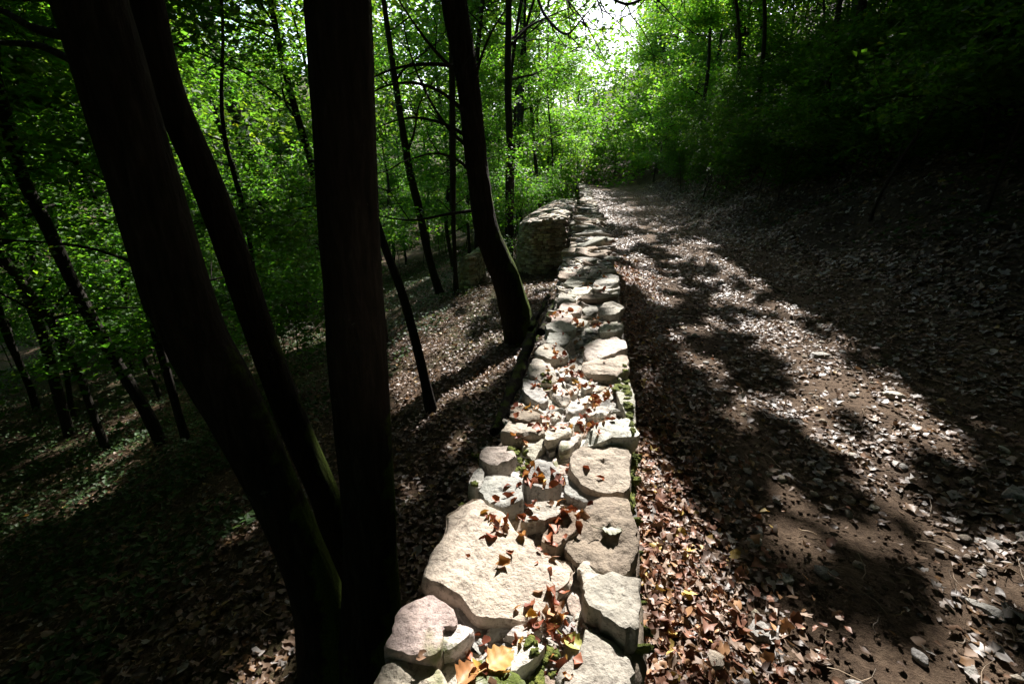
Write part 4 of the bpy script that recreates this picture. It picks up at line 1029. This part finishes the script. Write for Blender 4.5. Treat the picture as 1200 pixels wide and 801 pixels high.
# ------------------------------------------------------------------ loose stones on the path
def ground_stone(px, py, w_, h_, t_, az, colname, label, name='loose_stone'):
    p = ground_at(px, py); D = np.linalg.norm(p-CAM); rr_ = np.random.default_rng(px*7+py)
    a = w_/2/FPX*((p-CAM)@fwv); b = a*h_
    k = 9; th = np.sort(rr_.uniform(0, 2*np.pi, k)+np.linspace(0, 2*np.pi, k, endpoint=False)*0); th = np.linspace(0, 2*np.pi, k, endpoint=False)+rr_.normal(0, .2, k)
    r = rr_.uniform(.75, 1.1, k); X = a*r*np.cos(th); Y = b*r*np.sin(th); c, s = math.cos(az), math.sin(az)
    P = np.stack([p[0]+X*c-Y*s, p[1]+X*s+Y*c, np.full(k, p[2]+t_*.75)], 1)
    V, F3, F4 = slab(P, t_*1.3, rr_, rough=.008, relief=.006, bev=.012)
    o = single(mesh_obj(name, V, [F3, F4], M_STONE, None, np.array(COLS[colname]), 'sharp')); tag(o, label, 'stone', 'loose stones on the path'); return o
ground_stone(962,418,24,.8,.04,.3,'grey','flat grey stone in the middle of the path, farther up')
ground_stone(774,527,24,.55,.04,0,'grey','flat grey stone near the wall where the shade begins')
ground_stone(887,747,30,.9,.07,1.2,'grey','lumpy grey stone on the litter at the near end of the path')
ground_stone(836,785,26,1.1,.08,.4,'tan','upright tan stone in the leaves at the bottom edge')
ground_stone(1154,716,44,.5,.03,-.6,'grey','long flat grey stone half buried at the right')
ground_stone(1190,582,30,.8,.04,.2,'grey','grey stone lying in the shade near the right edge')
ground_stone(958,567,11,.9,.03,0,'white','small round white pebble alone in the shaded track')
ground_stone(1000,537,14,.8,.03,0,'pale','small pale stone just below the bright streak of sun')
ground_stone(843,630,20,.5,.02,-.3,'pale','thin pale stone at the edge of the bare track')
ground_stone(882,638,20,.8,.03,.3,'pale','crumpled looking pale stone beside the bare track')
ground_stone(1045,466,26,.4,.05,-.5,'pale','pale broken piece of wood sticking up in the upper streak of sun')  # broken wood, built with the loose stone shape
ground_stone(920,682,26,.6,.03,.5,'green','greenish grey stone in the middle of the near track')
n = 900; Y = rl.uniform(.5**.6, 22**.6, n)**(1/.6); X = wr(Y)+.1+(xb(Y)-wr(Y))*rl.random(n); s = rl.uniform(.006, .022, n)*(1+.03*Y)
V, F, k = rocks(np.stack([X, Y, G(X, Y)+s*.3], 1), np.stack([s*1.4, s, s*.7], 1), rl.uniform(0, 3, n), rl, 4, .25, .1, 3, .3)
tag(mesh_obj('pebbles', V, F, M_STONE, None, np.repeat(pick_cols(n, rl, ['grey', 'pale', 'brown', 'tan']), k, 0)*.8), 'small pebbles and stone chips strewn over the path', 'pebbles', kind='stuff')

n = 16000; Y = rl.uniform(.4**.55, 12**.55, n)**(1/.55); X = wr(Y)+.05+(xb(Y)-wr(Y))*rl.random(n); s = rl.uniform(.0015, .007, n)*(1+.08*Y)
V, F, k = rocks(np.stack([X, Y, G(X, Y)+s*.4], 1), np.stack([s*1.3, s, s*.8], 1), rl.uniform(0, 3, n), rl, 3, .3, .1, 3, .3)
tag(mesh_obj('soil_crumbs', V, F, M_PATH, None, None), 'crumbs of soil and grit on the path', 'grit', kind='stuff')
mb = MB(); n = 1500; Y = rl.uniform(.4**.6, 14**.6, n)**(1/.6); X = wr(Y)+.05+(xb(Y)+.6-wr(Y))*rl.random(n); X[:500] = wl(Y[:500])-.1-4*rl.random(500)
for x, y_ in zip(X, Y):
    a = rl.uniform(0, 2*np.pi); L0 = rl.uniform(.03, .16)*(1+.05*y_); d = np.array([math.cos(a), math.sin(a)])*L0/3; z = float(G(x, y_))+.014
    P = np.array([[x+d[0]*i+rl.normal(0, .006), y_+d[1]*i+rl.normal(0, .006), z+rl.uniform(0, .02)] for i in range(4)]); V, F, _, _ = tube(P, np.full(4, rl.uniform(.001, .003)), 3, L0/4); mb.add(V, F, np.array([.26, .19, .12])*rl.uniform(.3, 1.3))
tag(mb.build('twig_litter', M_DRY), 'thin dead twigs and stalks among the fallen leaves', 'twigs', kind='stuff')

# heap of brushwood between the trunks
p0 = ground_at(362, 388); mb = MB()
for i in range(70):
    a = rl.uniform(0, 2*np.pi); q = p0+np.array([rl.normal(0, .55), rl.normal(0, .4), rl.uniform(.0, .35)]); d = np.array([math.cos(a), math.sin(a), rl.uniform(-.1, .9 if i % 4 == 0 else .35)]); P, R = limb(q, d, rl.uniform(.5, 1.3), rl.uniform(.004, .014), rl, 4, .05, .2)
    V, F, _, _ = tube(P, R, 5, .15); mb.add(V, F)
o = single(mb.build('brushwood_heap', M_BARKF)); tag(o, 'heap of dead twigs and brushwood between the left trunks', 'brushwood')
